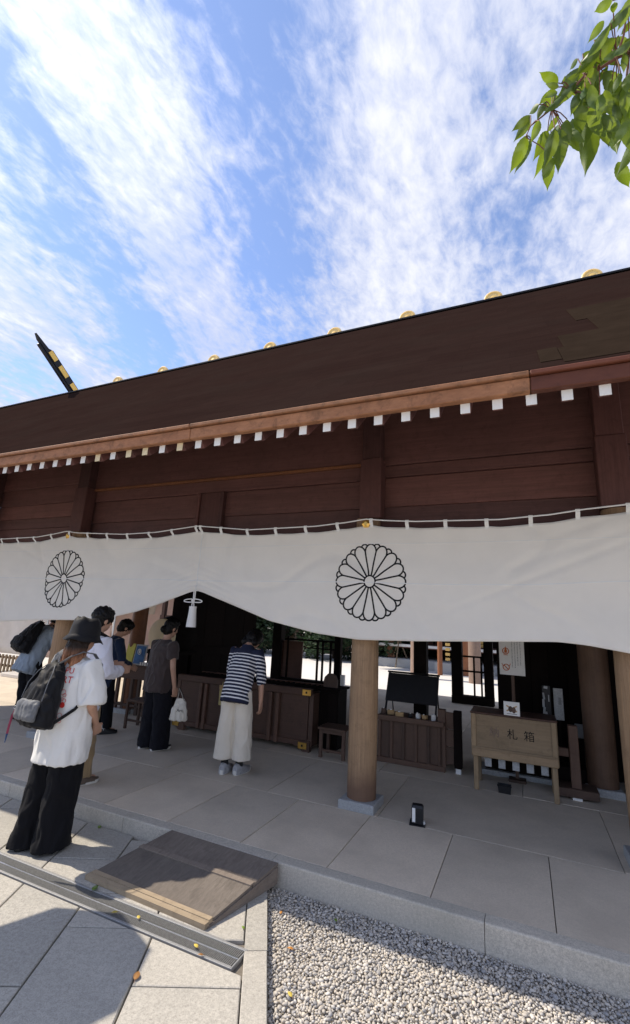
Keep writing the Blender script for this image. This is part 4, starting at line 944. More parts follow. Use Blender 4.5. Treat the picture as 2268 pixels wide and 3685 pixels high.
for s in (-1, 1): cpart('page', (s * .035, 0, 0), (.07, .003, .09), M['white'], t, 0, Matrix.Rotation(s * .18, 3, 'Z'))
t = thing('low_bench', 'low brown bench on slim legs in front of the slatted stand', 'bench', (-5.16, 2.2, PH))
bpart('seat', -.17, .20, -.02, .28, .36, .39, M['brownx'], t, .005)
for x in (-.14, .17):
    for y in (0, .24): bpart('leg', x - .018, x + .018, y - .015, y + .02, 0, .36, M['browny'], t, .004)
bpart('stretcher', -.12, .15, 0, .02, .10, .13, M['brownx'], t, .003)

# ================================================================== BEYOND THE GATE
hall = thing('worship_hall', 'dark worship hall with gilt panels and round pillars across the white courtyard', 'shrine hall', (-2.6, 19.5, 0))
bpart('stone_base', -4.6, 5.4, -1.2, 6, 0, .38, M['plinth'], hall, .02); bpart('step', -.6, 1.4, -1.75, -1.2, 0, .19, M['plinth'], hall, .02)
bpart('stone_block', -.9, .25, -2.3, -1.8, 0, .42, M['plinth'], hall, .02)
bpart('back_wall', -4.4, 5.2, 2.6, 2.8, .38, 4.2, M['blackwood'], hall, .01); bpart('floor_edge', -4.5, 5.3, -.9, -.7, .9, 1.02, M['white'], hall, .01); bpart('floor', -4.5, 5.3, -.7, 2.6, .85, 1.0, M['beamx'], hall, .01)
for z in (1.75, 2.15): bpart('rail', -4.5, 5.3, -.75, -.68, z, z + .07, M['white' if z < 2 else 'beamx'], hall, .01)
def round_post(x, y, r, z0, z1, m, nm='pillar'):
    me = MB().cyl((0, 0, 0), r, z1 - z0, 24, r * .93).mesh(nm, True, 40); obj(nm, me, M[m], hall, (x, y, z0))
M['pal'] = wood('sunlit_pillar_wood', (.36, .25, .19), 'Z', .6, .3, 20)
for x, y, r, m in ((-1.1, -5.0, .21, 'pal'), (.95, -5.0, .22, 'pal'), (-.55, -3.1, .10, 'pil3'), (.35, -2.4, .12, 'pil3'), (-3.2, -.6, .2, 'pil3'), (2.6, -5.0, .22, 'pal'), (3.6, -.6, .2, 'pil3')): round_post(x, y, r, 0 if y < -1 else .38, 4.3, m)
for k in range(7): bpart('gold_panel', .30 + .0, .98, .2 - .01, .24, 1.06 + .155 * k, 1.20 + .155 * k, M['goldm'], hall, .01)
for k, x in enumerate((.45, .75, 1.05, 1.35)):
    for j in range(4): cpart('gold_streamer', (x + (.05 if j % 2 else -.05), .1, 3.1 - .17 * j), (.16, .01, .17), M['goldm'], hall, .003, Matrix.Rotation(R(20 if j % 2 else -20), 3, 'Y'))
for x in (-2.6, -1.7, 2.0): bpart('lattice_door', x, x + .8, 2.5, 2.58, 1.0, 3.2, M['leafpanel'], hall, .01)
for k in range(5): bpart('gold_fitting', -.5, -.32, -2.0, -1.9, .5 + .2 * k, .62 + .2 * k, M['goldm'], hall, .01)
hr = [(-3.2, 4.0), (-3.2, 4.25), (1.2, 7.6), (5.6, 4.25), (5.6, 4.0), (1.2, 7.0)]
obj('roof', MB().loft([[(x, y, z) for y, z in hr] for x in (-6.5, 7.5)]), M['roof'], hall); bpart('lintel', -4.6, 5.4, -.7, -.5, 3.4, 3.8, M['beamx'], hall, .01)
# garland tripod with small roof
t = thing('bamboo_tripod', 'small thatched bird table on three pale poles in the courtyard', 'tripod', (-5.35, 18.6, 0))
for k in range(3):
    a_ = 2 * math.pi * k / 3 + .5; obj('leg', MB().tube([(math.cos(a_) * .55, math.sin(a_) * .55, 0), (0, 0, 1.25)], .028, 6), M['fence'], t)
obj('thatch', MB().loft([[(math.cos(2 * math.pi * j / 10) * r, math.sin(2 * math.pi * j / 10) * r, z) for j in range(10)] for z, r in ((1.45, .30), (1.5, .28), (1.85, .04))]), M['fence'], t); bpart('tray', -.22, .22, -.22, .22, 1.22, 1.27, M['fence'], t, .01)

def crown_mesh(name, n, rx, ry, rz, leaf, seed, cone=False, low=0.0):
    rnd = random.Random(seed); mb = MB(); lobes = [(Vector((rnd.uniform(-.6, .6) * rx, rnd.uniform(-.6, .6) * ry, rnd.uniform(-.8, .85) * rz)), rnd.uniform(.28, .55)) for _ in range(16)]
    for _ in range(n):
        c, s = rnd.choice(lobes); 
        while True:
            d = Vector((rnd.uniform(-1, 1), rnd.uniform(-1, 1), rnd.uniform(-1, 1)))
            if d.length < 1: break
        d = d.normalized() * (d.length ** .5); p = c + Vector((d.x * rx * s, d.y * ry * s, d.z * rz * s * .8))
        if cone:
            k = 1 - (p.z + rz) / (2.15 * rz); p.x *= max(.1, k * 1.5); p.y *= max(.1, k * 1.5)
        u = Vector((rnd.gauss(0, 1), rnd.gauss(0, 1), rnd.gauss(0, .6))).normalized(); w = u.cross(Vector((rnd.gauss(0, 1), rnd.gauss(0, 1), rnd.gauss(0, 1)))).normalized()
        l = leaf * rnd.uniform(.6, 1.4); q = l * .45
        mb.add([p - u * l, p + w * q, p + u * l, p - w * q], [(0, 1, 2, 3)])
    me = bpy.data.meshes.new(name); me.from_pydata(mb.v, [], mb.f); return me
cm1 = [crown_mesh('crown', 9000, 2.1, 2.1, 3.7, .13, s, True) for s in (1, 2)]
tm_ = MB().tube([(0, 0, 0), (.05, .02, 2.5), (0, 0, 5.5), (.02, 0, 8.2)], [.24, .2, .13, .03], 10).mesh('trunk', True); tm_.materials.append(M['bark'])
for cm_ in cm1: cm_.materials.append(M['fol'])
for i, (x, y, s, lab) in enumerate(((-14.6, 19.8, .95, 'dark evergreen tree farthest from the worship hall'), (-12.6, 21.0, 1.1, 'tall dark evergreen between two shorter ones behind the courtyard'), (-10.9, 19.4, .9, 'dense evergreen right behind the striped shirt figure'), (-9.2, 20.6, 1.0, 'broad dark evergreen behind the railing of the inner posts'), (-7.7, 19.5, .85, 'dark evergreen seen just past the middle pillar'), (-16.8, 20.6, 1.1, 'shaded evergreen seen past the dark door leaf'), (-6.2, 20.9, .95, 'evergreen right behind the bird table'), (-4.9, 20.6, .9, 'evergreen next to the first pale courtyard pillar'), (-13.6, 19.0, .7, 'short evergreen in front of the tall dark one'), (-8.4, 18.9, .6, 'low evergreen bush at the courtyard edge'))):
    t = thing('evergreen_tree', lab, 'tree', (x, y, 0), i * 1.3, 'evergreens behind the courtyard'); t.scale = (s, s, s)
    obj('trunk', tm_, None, t); obj('crown', cm1[i % 2], None, t, (0, 0, 3.75))
    b = obj('branch', MB().tube([(0, 0, 2.2), (.7, .2, 2.6), (1.3, .3, 2.7)], [.07, .05, .02], 6), M['bark'], t)
# courtyard wall behind the trees
t = thing('courtyard_fence', 'low grey timber fence running behind the evergreens', 'fence', (-14, 22.6, 0))
for k in range(26): bpart('board', -6 + .52 * k, -5.5 + .52 * k, 0, .05, .05, 1.15, M['greyf'] if 'greyf' in M else M['fence'], t, .005)
bpart('rail', -6.1, 7.6, -.06, -.005, .85, .95, M['fence'], t, .005)
# hanging lanterns / gold emblem in the dark behind the chest
t = thing('gold_flower_emblem', 'gold flower emblem hanging in the dark beyond the offering chest', 'emblem', (-4.62, 8.3, 1.92))
e = MB()
for k in range(5): e.ell((math.cos(2 * math.pi * k / 5) * .055, 0, math.sin(2 * math.pi * k / 5) * .055), (.045, .012, .045), None, 12, 6)
obj('petals', e.mesh('petals', True), M['gold'], t); obj('hanger', MB().tube([(0, 0, .08), (0, 0, .7)], .005, 6), M['blackm'], t)
for i, (x, z, lab) in enumerate(((-5.05, 1.8, 'pale paper streamer hanging next to the gold flower emblem'), (-6.02, 1.95, 'pale paper streamer hanging by the reddish panel'))):
    t = thing('paper_streamer', lab, 'streamer', (x, 8.35, z), 0, 'paper streamers')
    for j in range(4): cpart('fold', (.035 if j % 2 else -.035, 0, -.09 * j), (.09, .004, .10), M['white'], t, .001, Matrix.Rotation(R(22 if j % 2 else -22), 3, 'Y'))
    obj('string', MB().tube([(0, 0, .03), (0, 0, .65)], .004, 5), M['rope'], t)

# ================================================================== FAR END: TENT AND FENCE
t = thing('event_tent', 'white canvas tent standing past the end of the gate hall', 'tent', (-12.6, 7.0, 0))
def drape(x0, x1, y0, y1, z0, z1, seed, mat, nm):
    mb = MB(); n, k = 40, 10; g = []
    for i in range(n + 1):
        for j in range(k + 1):
            u, w = i / n, j / k; q = .05 * math.sin(u * 21 + seed) * (1 - w * .6) + .04 * noise.noise(Vector((u * 6, w * 3, seed)))
            g.append((x0 + (x1 - x0) * u + q * .4, y0 + (y1 - y0) * u + q, z0 + (z1 - z0) * w))
    mb.add(g, [(i * (k + 1) + j, (i + 1) * (k + 1) + j, (i + 1) * (k + 1) + j + 1, i * (k + 1) + j + 1) for i in range(n) for j in range(k)])
    me = mb.mesh(nm, True); o = obj(nm, me, M[mat], t); s = o.modifiers.new('t', 'SOLIDIFY'); s.thickness = .004
drape(-3.2, .2, -1.6, -1.0, .42, 2.5, 1.0, 'tent', 'canvas_wall'); drape(.2, 2.1, -1.0, -.4, .40, 2.5, 3.0, 'pinktent', 'canvas_wall'); drape(2.1, 2.9, -.4, 1.6, .4, 2.4, 5.0, 'pinktent', 'canvas_wall')
obj('canvas_roof', MB().add([(-3.4, -1.8, 2.5), (2.3, -.55, 2.5), (3.0, 1.8, 2.45), (-2.6, 2.2, 2.5), (-.4, .3, 3.5)], [(0, 1, 4), (1, 2, 4), (2, 3, 4), (3, 0, 4)]), M['tent'], t)
drape(1.4, 2.7, -.75, .55, 1.72, 2.2, 9.0, 'tent', 'canvas_valance')
for x, y in ((-3.2, -1.6), (.2, -1.0), (2.1, -.4), (2.9, 1.6)): obj('pole', MB().tube([(x, y, 0), (x, y, 2.55)], .025, 8), M['steel'], t)
t = thing('picket_fence', 'low grey wooden slatted fence below the white tent', 'fence', (-11.9, 4.9, 0))
fd = Vector((-.78, .06, 0)); 
for k in range(13):
    bpart('picket', .6 - .14 * k, .67 - .14 * k, -.02 - .0 * k, .01, -.02, .52, M['fence'], t, .005)
for z in (.02, .22, .42): bpart('rail', -1.3, .75, .012, .045, z, z + .055, M['fence'], t, .005)
t = thing('side_railing', 'dark timber lattice frame standing behind the orange pillar', 'lattice', (-7.6, 5.2, 0))
for x in (0, .35, .7): bpart('post', x, x + .09, 0, .09, PH, 2.2, M['leafpanel'], t, .005)
for z in (.5, 1.15, 1.62): bpart('rail', -.05, .85, .02, .07, z, z + .10, M['leafpanel'], t, .005)
t = thing('low_trolley', 'low pale trolley with small wheels parked beside the fence', 'trolley', (-10.9, 4.45, PH * 0))
bpart('deck', -.5, .5, -.18, .18, .10, .20, M['tent'], t, .02)
for x in (-.38, .38):
    for y in (-.15, .12): obj('wheel', MB().cyl((x, y, .05), .05, .03, 14, None, 0, 'Y'), M['black'], t)

# ================================================================== CHERRY TREE AT THE EDGE
LV = [[0.208,-2.483,2.863,0.175,-2.494,2.836,0.029],[0.238,-2.457,2.875,0.198,-2.446,2.839,0.055],[0.192,-2.48,2.826,0.165,-2.466,2.806,0.019],[0.264,-2.385,2.935,0.247,-2.361,2.942,0.038],[0.211,-2.39,2.916,0.216,-2.384,2.88,0.051],[0.23,-2.41,2.875,0.223,-2.405,2.847,0.02],[0.217,-2.431,2.811,0.192,-2.441,2.782,0.028],[0.193,-2.432,2.825,0.161,-2.408,2.844,0.035],[0.183,-2.369,2.919,0.206,-2.339,2.914,0.034],[0.128,-2.343,2.901,0.089,-2.382,2.9,0.044],[0.122,-2.39,2.826,0.097,-2.397,2.839,0.019],[0.164,-2.375,2.904,0.151,-2.351,2.914,0.017],[0.171,-2.347,2.916,0.13,-2.352,2.883,0.031],[0.166,-2.368,2.871,0.126,-2.341,2.865,0.027],[0.159,-2.369,2.85,0.121,-2.361,2.813,0.036],[0.121,-2.367,2.846,0.092,-2.384,2.819,0.023],[0.119,-2.321,2.915,0.092,-2.293,2.923,0.031],[0.1,-2.35,2.852,0.081,-2.339,2.82,0.033],[0.073,-2.297,2.895,0.03,-2.282,2.885,0.021],[0.073,-2.299,2.89,0.034,-2.256,2.882,0.035],[0.062,-2.315,2.818,0.021,-2.275,2.769,0.036],[0.069,-2.299,2.825,0.031,-2.26,2.78,0.033],[0.083,-2.37,2.78,0.064,-2.354,2.744,0.025],[0.107,-2.278,2.855,0.073,-2.264,2.796,0.038],[0.111,-2.366,2.748,0.09,-2.314,2.709,0.034],[0.126,-2.337,2.777,0.12,-2.278,2.722,0.038],[0.125,-2.333,2.818,0.101,-2.325,2.793,0.03],[0.161,-2.265,2.881,0.167,-2.239,2.823,0.045],[0.161,-2.364,2.825,0.144,-2.352,2.784,0.033],[0.188,-2.32,2.836,0.174,-2.274,2.772,0.05],[0.201,-2.337,2.783,0.221,-2.281,2.747,0.039],[0.184,-2.401,2.829,0.17,-2.384,2.816,0.023],[0.205,-2.336,2.909,0.192,-2.337,2.87,0.024],[0.175,-2.409,2.777,0.183,-2.389,2.729,0.041],[0.221,-2.35,2.885,0.2,-2.322,2.871,0.044],[0.229,-2.395,2.797,0.216,-2.381,2.766,0.026],[0.232,-2.424,2.804,0.231,-2.405,2.779,0.035],[0.198,-2.4,2.761,0.211,-2.36,2.738,0.04],[0.246,-2.298,2.869,0.25,-2.239,2.854,0.052],[0.256,-2.325,2.851,0.25,-2.254,2.829,0.044],[0.246,-2.361,2.713,0.212,-2.341,2.676,0.037],[0.281,-2.221,2.812,0.256,-2.164,2.784,0.052],[0.249,-2.414,2.846,0.239,-2.392,2.864,0.026],[0.226,-2.347,2.848,0.221,-2.311,2.842,0.04],[0.17,-2.382,2.81,0.16,-2.383,2.778,0.026],[0.135,-2.314,2.795,0.136,-2.316,2.756,0.016],[0.085,-2.367,2.828,0.066,-2.341,2.844,0.019],[0.246,-2.382,2.804,0.238,-2.381,2.754,0.032],[0.194,-2.395,2.759,0.184,-2.382,2.713,0.037],[0.235,-2.295,2.843,0.248,-2.271,2.8,0.041]]
tr = thing('cherry_tree', 'cherry tree reaching a leafy branch of hanging green leaves over the path', 'tree', (1.95, -2.75, -.07))
TO = Vector((1.95, -2.75, -.07))
def tp(pts): return [Vector(p) - TO for p in pts]
obj('trunk', MB().tube(tp([(1.95, -2.75, -.1), (1.92, -2.76, 1.2), (2.0, -2.72, 2.3), (2.1, -2.7, 3.6), (2.15, -2.65, 5.0)]), [.16, .13, .115, .085, .04], 14).mesh('trunk', True), M['bark'], tr)
obj('branch', MB().tube(tp([(2.03, -2.72, 2.5), (1.5, -2.62, 2.75), (.9, -2.52, 2.82), (.312, -2.409, 2.852)]), [.05, .03, .014, .0045], 10).mesh('branch', True), M['bark'], tr)
obj('branch', MB().tube(tp([(2.1, -2.7, 3.4), (2.5, -2.3, 4.0), (3.0, -2.0, 4.3)]), [.05, .035, .015], 10).mesh('branch', True), M['bark'], tr)
TW = [[0.312, -2.409, 2.847], [0.25, -2.39, 2.848], [0.228, -2.387, 2.85], [0.199, -2.378, 2.849], [0.173, -2.375, 2.851], [0.149, -2.36, 2.843], [0.111, -2.343, 2.834], [0.069, -2.328, 2.826], [0.058, -2.314, 2.815]]
obj('twig', MB().tube(tp(TW), [.0045, .004, .0036, .003, .0028, .0024, .002, .0016, .001], 6), M['twig'], tr)
obj('twig', MB().tube(tp([[0.312, -2.409, 2.847], [0.281, -2.428, 2.906], [0.248, -2.442, 2.922], [0.219, -2.441, 2.927]]), [.004, .003, .002, .001], 6), M['twig'], tr)
obj('twig', MB().tube(tp([[0.226, -2.392, 2.842], [0.236, -2.418, 2.859], [0.239, -2.453, 2.882]]), [.003, .0022, .001], 6), M['twig'], tr)
def leaf_mesh(L, w, curl, fold):
    n = 18; mb = MB(); g = []
    prof = ((0, .02), (.05, .36), (.15, .74), (.28, .96), (.40, 1.0), (.54, .93), (.68, .70), (.78, .44), (.86, .20), (.92, .085), (1, 0))
    for i in range(n + 1):
        t_ = i / n; hw = w / 2 * lerp_tab(prof, t_)
        for k in (-1, -.55, 0, .55, 1):
            ser = 1 + (.03 if i % 2 else -.03) * (abs(k) == 1)
            g.append((k * hw * ser, t_ * L, curl * math.sin(math.pi * t_) * L - abs(k) * hw * fold - .12 * L * t_ ** 2 * curl * 2))
    fs = [(i * 5 + k, i * 5 + k + 1, i * 5 + 5 + k + 1, i * 5 + 5 + k) for i in range(n) for k in range(4)]
    mb.add(g, fs); me = bpy.data.meshes.new('leaf'); me.from_pydata(mb.v, [], mb.f); me.polygons.foreach_set('use_smooth', [True] * len(me.polygons)); return me
lr = random.Random(9); CAM = Vector((0, -3.24, 1.7))
LV2 = [[q[0] + lr.uniform(-.02, .03), q[1] + lr.uniform(-.01, .06), q[2] + lr.uniform(-.015, .03), q[3] + lr.uniform(-.01, .04), q[4] + lr.uniform(.0, .07), q[5] + lr.uniform(-.02, .03), q[6]] for q in LV if q[0] > .10]
for q in LV + LV2:
    b = Vector(q[:3]); e = Vector(q[3:6]); w = q[6]; d = e - b; L = d.length; w = max(min(w, L * .46), L * .30) * .84
    me = leaf_mesh(L * 1.02, w * 1.05, lr.uniform(-.10, .16), lr.uniform(.1, .55)); me.materials.append(M['leaf'])
    y = d.normalized(); v = (CAM - (b + e) / 2).normalized(); z = (v - y * v.dot(y)).normalized()
    z = (Matrix.Rotation(lr.uniform(-.75, .75), 3, y) @ z) * lr.choice((1, 1, -1)); x = y.cross(z).normalized()
    o = obj('leaf', me, None, tr); o.matrix_local = Matrix.Translation(b - TO) @ Matrix((x, y, z)).transposed().to_4x4()
    # stalk back to the twig
    c = min((Vector(p) for p in TW), key=lambda p: (p - b).length)
    if .004 < (c - b).length < .09: obj('stalk', MB().tube([c - TO, (c.lerp(b, .6) - TO) + Vector((0, 0, .006)), b - TO], .0011, 5), M['twig'], tr)
cr = crown_mesh('crown', 2600, .9, .7, 1.1, .055, 21); cr.materials.append(M['folc']); obj('crown', cr, None, tr, (.75, -.05, 4.9)); bpy.data.objects['crown']

# fallen leaves
for i, (x, y, z, m, s, a_, lab) in enumerate(((-1.78, -1.12, .002, 'leafb', .075, .5, 'brown dry leaf lying in the shadow on a path slab'), (-1.66, -.80, .004, 'leafl', .05, 1.2, 'yellow green leaf lying over the grate end'), (-1.60, -.83, .004, 'leafb', .04, 2.0, 'small brown leaf on the grate rim'), (-2.55, -.70, .004, 'leafy', .08, .3, 'green leaf lying on the grate beside the ramp'),
    (-2.25, -.78, .004, 'leafl', .05, 2.4, 'pale leaf scrap on the grate before the ramp'), (-2.1, -.77, .004, 'leafl', .045, .9, 'yellow leaf scrap on the grate middle'), (-1.53, -.55, .003, 'leafy', .04, 1.0, 'tiny green leaf beside the ramp on the path'), (-1.45, -.26, -.036, 'leafo', .04, .2, 'orange leaf on the pebbles close to the ramp'),
    (-1.24, -.50, -.036, 'leafo', .05, 1.8, 'orange leaf on the sunlit pebbles near the border strip'), (-1.10, -.80, -.036, 'leafl', .05, 1.0, 'yellow leaf on the pebbles lower down'), (-1.06, -.98, -.036, 'leafy', .06, 2.2, 'bright green leaf on the pebbles by the border strip'), (-1.12, -.16, -.036, 'leafy', .045, .7, 'green leaf on the pebbles near the kerb'), (-3.22, -.06, .003, 'leafy', .07, .7, 'green leaf lying at the kerb foot behind the woman'))):
    s *= .8; me = leaf_mesh(s, s * .5, .15, .3); me.materials.append(M[m]); t = thing('fallen_leaf', lab, 'leaf', (x, y, z), a_, 'leaves fallen on the ground'); o = obj('blade', me, None, t, (0, 0, .006)); obj('stalk', MB().tube([(0, 0, .006), (0, -s * .3, .004)], .0012, 5), M['twig'], t)

# ================================================================== PEOPLE
def ring(c, ax, rx, ry, n=20, side=Vector((1, 0, 0)), pw=1.0):
    ax = Vector(ax).normalized(); x = (side - ax * side.dot(ax)).normalized(); y = ax.cross(x)
    out = []
    for j in range(n):
        a = 2 * math.pi * j / n; ca, sa = math.cos(a), math.sin(a)
        out.append(Vector(c) + x * (math.copysign(abs(ca) ** pw, ca) * rx) + y * (math.copysign(abs(sa) ** pw, sa) * ry))
    return out
def shoe_mesh(L=.26, w=.092, h=.085, tall=.10):
    mb = MB(); rings = []
    for i in range(11):
        t = i / 10; y = -.085 + L * t; ww = w / 2 * (.62 + .50 * math.sin(math.pi * min(1, t * .8 + .12))) * (1 if t < .85 else 1 - (t - .85) * 3.6); hh = (tall if t < .3 else tall - (tall - h * .55) * min(1, (t - .3) / .45)) * (1 if t < .9 else .75)
        if i == 0: ww *= .8; hh *= .85
        rings.append([(x * ww, y, z * hh) for x, z in ((-.95, .0), (-1, .3), (-.92, .65), (-.55, .95), (0, 1.03), (.55, .95), (.92, .65), (1, .3), (.95, .0))])
    mb.loft(rings); return mb.mesh('shoe', True, 60)
def sole_mesh(L=.275, w=.104, h=.032):
    mb = MB(); rings = []
    for z, k in ((0, .96), (h * .4, 1.0), (h, .97)):
        rings.append([(math.copysign(abs(math.cos(a)) ** .7, math.cos(a)) * w / 2 * k * (1 - .12 * math.cos(a * 0) * (0 if math.sin(a) > -.2 else .8)), -.093 + L / 2 + math.sin(a) * L / 2 * k, z + (.012 if math.sin(a) > .9 else 0) * (z == 0)) for a in [2 * math.pi * j / 24 for j in range(24)]])
    mb.loft(rings); return mb.mesh('sole', True, 50)
def hand(mb, w, d, up, side, curl=.35, s=1.0):
    """palm and five bent fingers; w wrist, d direction of the hand, up back-of-hand normal, side towards the thumb"""
    w = Vector(w); d = Vector(d).normalized(); side = Vector(side); side = (side - d * side.dot(d)).normalized(); nrm = d.cross(side).normalized()
    if nrm.dot(Vector(up)) < 0: nrm = -nrm
    mb.loft([ring(w + d * a * s, d, b * s, c * s, 12, side) for a, b, c in ((-.02, .026, .020), (.01, .030, .018), (.045, .040, .016), (.085, .042, .014), (.098, .036, .010))])
    for k, (o, l) in enumerate(((.030, .068), (.010, .078), (-.011, .072), (-.031, .056))):
        b = w + d * .088 * s + side * o * s; p = [b]; ang = curl * (.6 + .2 * k)
        for j, q in enumerate((.45, .32, .23)):
            dd = (d * math.cos(ang * (j + .6)) - nrm * math.sin(ang * (j + .6))).normalized(); p.append(p[-1] + dd * l * q * s)
        mb.tube(p, [.0088 * s, .0083 * s, .0076 * s, .0058 * s], 8)
    b = w + d * .028 * s + side * .026 * s; dd = (d * .75 + side * .62 - nrm * .25).normalized(); p2 = b + dd * .036 * s; d3 = (d * .95 + side * .15 - nrm * .35).normalized()
    mb.tube([b - dd * .01 * s, p2, p2 + d3 * .028 * s], [.013 * s, .0105 * s, .0072 * s], 8)
def person(label, loc, rotz, H, bow=0.0, hbow=0.0, arms=None, shirt=None, legs=None, shoes=None, hair='short', hairmat='hairb', stance=(.09, .0, .0), lean=0.0, dseed=0, group=None):
    P = thing('person', label, 'person', loc, rotz); k = H / 1.62
    hip = Vector((0, -.10 * math.sin(bow) * 1.2 + lean, .52 * H)); A = Vector((0, math.sin(bow), math.cos(bow))); fw = Vector((0, math.cos(bow), -math.sin(bow)))
    T = lambda t: hip + A * t * k * 1.06
    nb = T(.455); hA = Vector((0, math.sin(bow + hbow), math.cos(bow + hbow))); hf = Vector((0, hA.z, -hA.y)); hc = nb + hA * .165 * k + hf * .018 * k
    sh = [T(.40) + Vector((s * .165 * k * shirt.get('sw', 1), 0, 0)) for s in (-1, 1)]
    body = MB()
    # head, face, neck
    HM = Matrix((Vector((1, 0, 0)), hf, hA)).transposed()
    body.ell(hc + hA * .012 * k, (.076 * k, .094 * k, .102 * k), HM, 18, 12); body.ell(hc - hA * .045 * k + hf * .022 * k, (.058 * k, .066 * k, .072 * k), HM, 16, 10)
    body.ell(hc + hf * .092 * k - hA * .022 * k, (.013 * k, .022 * k, .020 * k), HM, 10, 8); body.cap(hc + hf * .084 * k + hA * .012 * k, hc + hf * .10 * k - hA * .02 * k, .009 * k, .010 * k)
    for s in (-1, 1): body.ell(hc + Vector((s * .077 * k, 0, 0)) - hf * .008 * k - hA * .012 * k, (.012 * k, .022 * k, .032 * k), HM, 10, 8)
    body.cap(nb - A * .04 * k, hc - hA * .05 * k - hf * .012 * k, .056 * k, .053 * k, 14)
    body.loft([ring(T(t), A, rx * k, ry * k, 20) for t, rx, ry in ((-.10, .13, .10), (0, .145, .105), (.10, .125, .085), (.22, .13, .09), (.33, .145, .09), (.40, .14, .075), (.45, .07, .055), (.47, .055, .05))])
    # arms
    ends = []
    for i, s in enumerate((-1, 1)):
        ud, ld = arms[i]; el = sh[i] + Vector(ud).normalized() * .285 * k; wr = el + Vector(ld).normalized() * .235 * k; ends.append((el, wr, Vector(ld).normalized()))
        body.cap(sh[i], el, .043 * k, .036 * k, 12); body.cap(el, wr, .036 * k, .025 * k, 12)
        th = Vector((0, 1, .2)) if abs(Vector(ld).normalized().z) > .6 else Vector((-s * .2, .1, 1))
        hand(body, wr, Vector(ld), Vector((s, 0, 0)), th, shirt.get('curl', .35), k)
    # legs inside the trousers
    sx, sy0, sy1 = stance; feet = [Vector((-sx, sy0, 0)), Vector((sx, sy1, 0))]
    for i, s in enumerate((-1, 1)):
        hp = hip + Vector((s * .075 * k, 0, -.02)); an = feet[i] + Vector((0, -.02, .075 * k)); kn = (hp + an) / 2 + Vector((0, .02, .02))
        body.cap(hp, kn, .066 * k, .05 * k, 12); body.cap(kn, an, .048 * k, .032 * k, 12); body.cap(an, feet[i] + Vector((0, .12, .035)), .032 * k, .024 * k, 10)
    obj('body', fuse(body, 'body', .0062, 3), M['skin'], P)
    for s in (-1, 1): obj('eye', MB().ell(hc + Vector((s * .030 * k, 0, 0)) + hf * .084 * k + hA * .010 * k, (.013 * k, .008 * k, .006 * k), HM, 10, 6).mesh('eye', True), M['eye'], P)
    obj('mouth', MB().ell(hc + hf * .084 * k - hA * .058 * k, (.022 * k, .008 * k, .006 * k), HM, 10, 6).mesh('mouth', True), M['lip'], P)
    # hair
    hm = MB(); hm.ell(hc + hA * .026 * k - hf * .014 * k, (.090 * k, .103 * k, .106 * k), HM, 18, 12); hm.ell(hc - hf * .045 * k - hA * .025 * k, (.080 * k, .070 * k, .085 * k), HM, 16, 10)
    hm.ell(hc + hf * .045 * k + hA * .080 * k, (.074 * k, .055 * k, .042 * k), HM, 14, 8)
    if hair == 'bun': hm.ell(hc - hf * .112 * k - hA * .045 * k, (.042 * k, .042 * k, .046 * k), HM, 12, 8); hm.cap(hc - hf * .07 * k - hA * .03 * k, hc - hf * .11 * k - hA * .045 * k, .03 * k)
    if hair == 'bob':
        for s in (-1, 0, 1): hm.cap(hc + Vector((s * .062 * k, 0, 0)) - hf * .03 * k, hc + Vector((s * .066 * k, 0, 0)) - hf * .035 * k - hA * .105 * k, .048 * k, .042 * k)
    if hair == 'short':
        rn = random.Random(dseed)
        for q in range(46):
            v = Vector((rn.gauss(0, 1), rn.gauss(-.3, 1), rn.uniform(-.15, 1.2))).normalized(); c = hc + HM @ Vector((v.x * .082 * k, v.y * .094 * k - .01, v.z * .10 * k + .024 * k)); hm.ell(c, (.022 * k,) * 3, None, 8, 6)
    if hair == 'long':
        rn = random.Random(3)
        for q in range(30):
            a = -math.pi * (.02 + .96 * q / 29); x0, y0 = math.cos(a) * .080 * k, math.sin(a) * .085 * k; st = hc + Vector((x0, y0 - .012, -.01)); l = rn.uniform(.17, .25) if abs(math.cos(a)) < .97 else .16
            out_ = Vector((x0 * .35 + rn.uniform(-.012, .012), -.050 + rn.uniform(-.04, .012), -l)); hm.tube([st, st + out_ * .35 + Vector((0, -.004, 0)), st + out_ * .75, st + out_], [.020 * k, .018 * k, .013 * k, .004 * k], 8)
    hme = fuse(hm, 'hair', .006, 2, .006, .03, dseed); obj('hair', hme, M[hairmat], P)
    # shirt
    sm = MB(); g = shirt.get('g', .022); rows = shirt['rows']
    sm.loft([ring(T(t) + fw * yo, A, rx * k, ry * k, 28, Vector((1, 0, 0)), .92) for t, rx, ry, yo in rows])
    for i, s in enumerate((-1, 1)):
        el, wr, ld = ends[i]; sr = shirt['sleeve']; fr = shirt['len']
        pts = [T(.36) + Vector((s * .07 * k, 0, 0)), sh[i] + Vector((0, 0, -.005)), sh[i].lerp(el, .5), sh[i].lerp(el, min(1, fr))]
        rad = [.07 * k, sr[0] * k, sr[1] * k, sr[2] * k]
        if fr > 1:
            q = fr - 1; pts += [el.lerp(wr, q * .5), el.lerp(wr, q)]; rad += [sr[3] * k, sr[4] * k]
        sm.tube(pts, rad, 16)
    sme = fuse(sm, 'shirt', .0075, shirt.get('sm', 5), shirt.get('disp', .014), shirt.get('ds', .11), dseed + 5)
    if shirt.get('along'):
        at = sme.attributes.new('along', 'FLOAT', 'POINT'); at.data.foreach_set('value', [(v.co - hip).dot(A) / (k * 1.06) if abs(v.co.x) < .175 * k else ((v.co - hip).dot(A * .8 + Vector((0, 0, .2))) / (k * 1.06)) for v in sme.vertices])
    so = obj('shirt', sme, M[shirt['mat']], P)
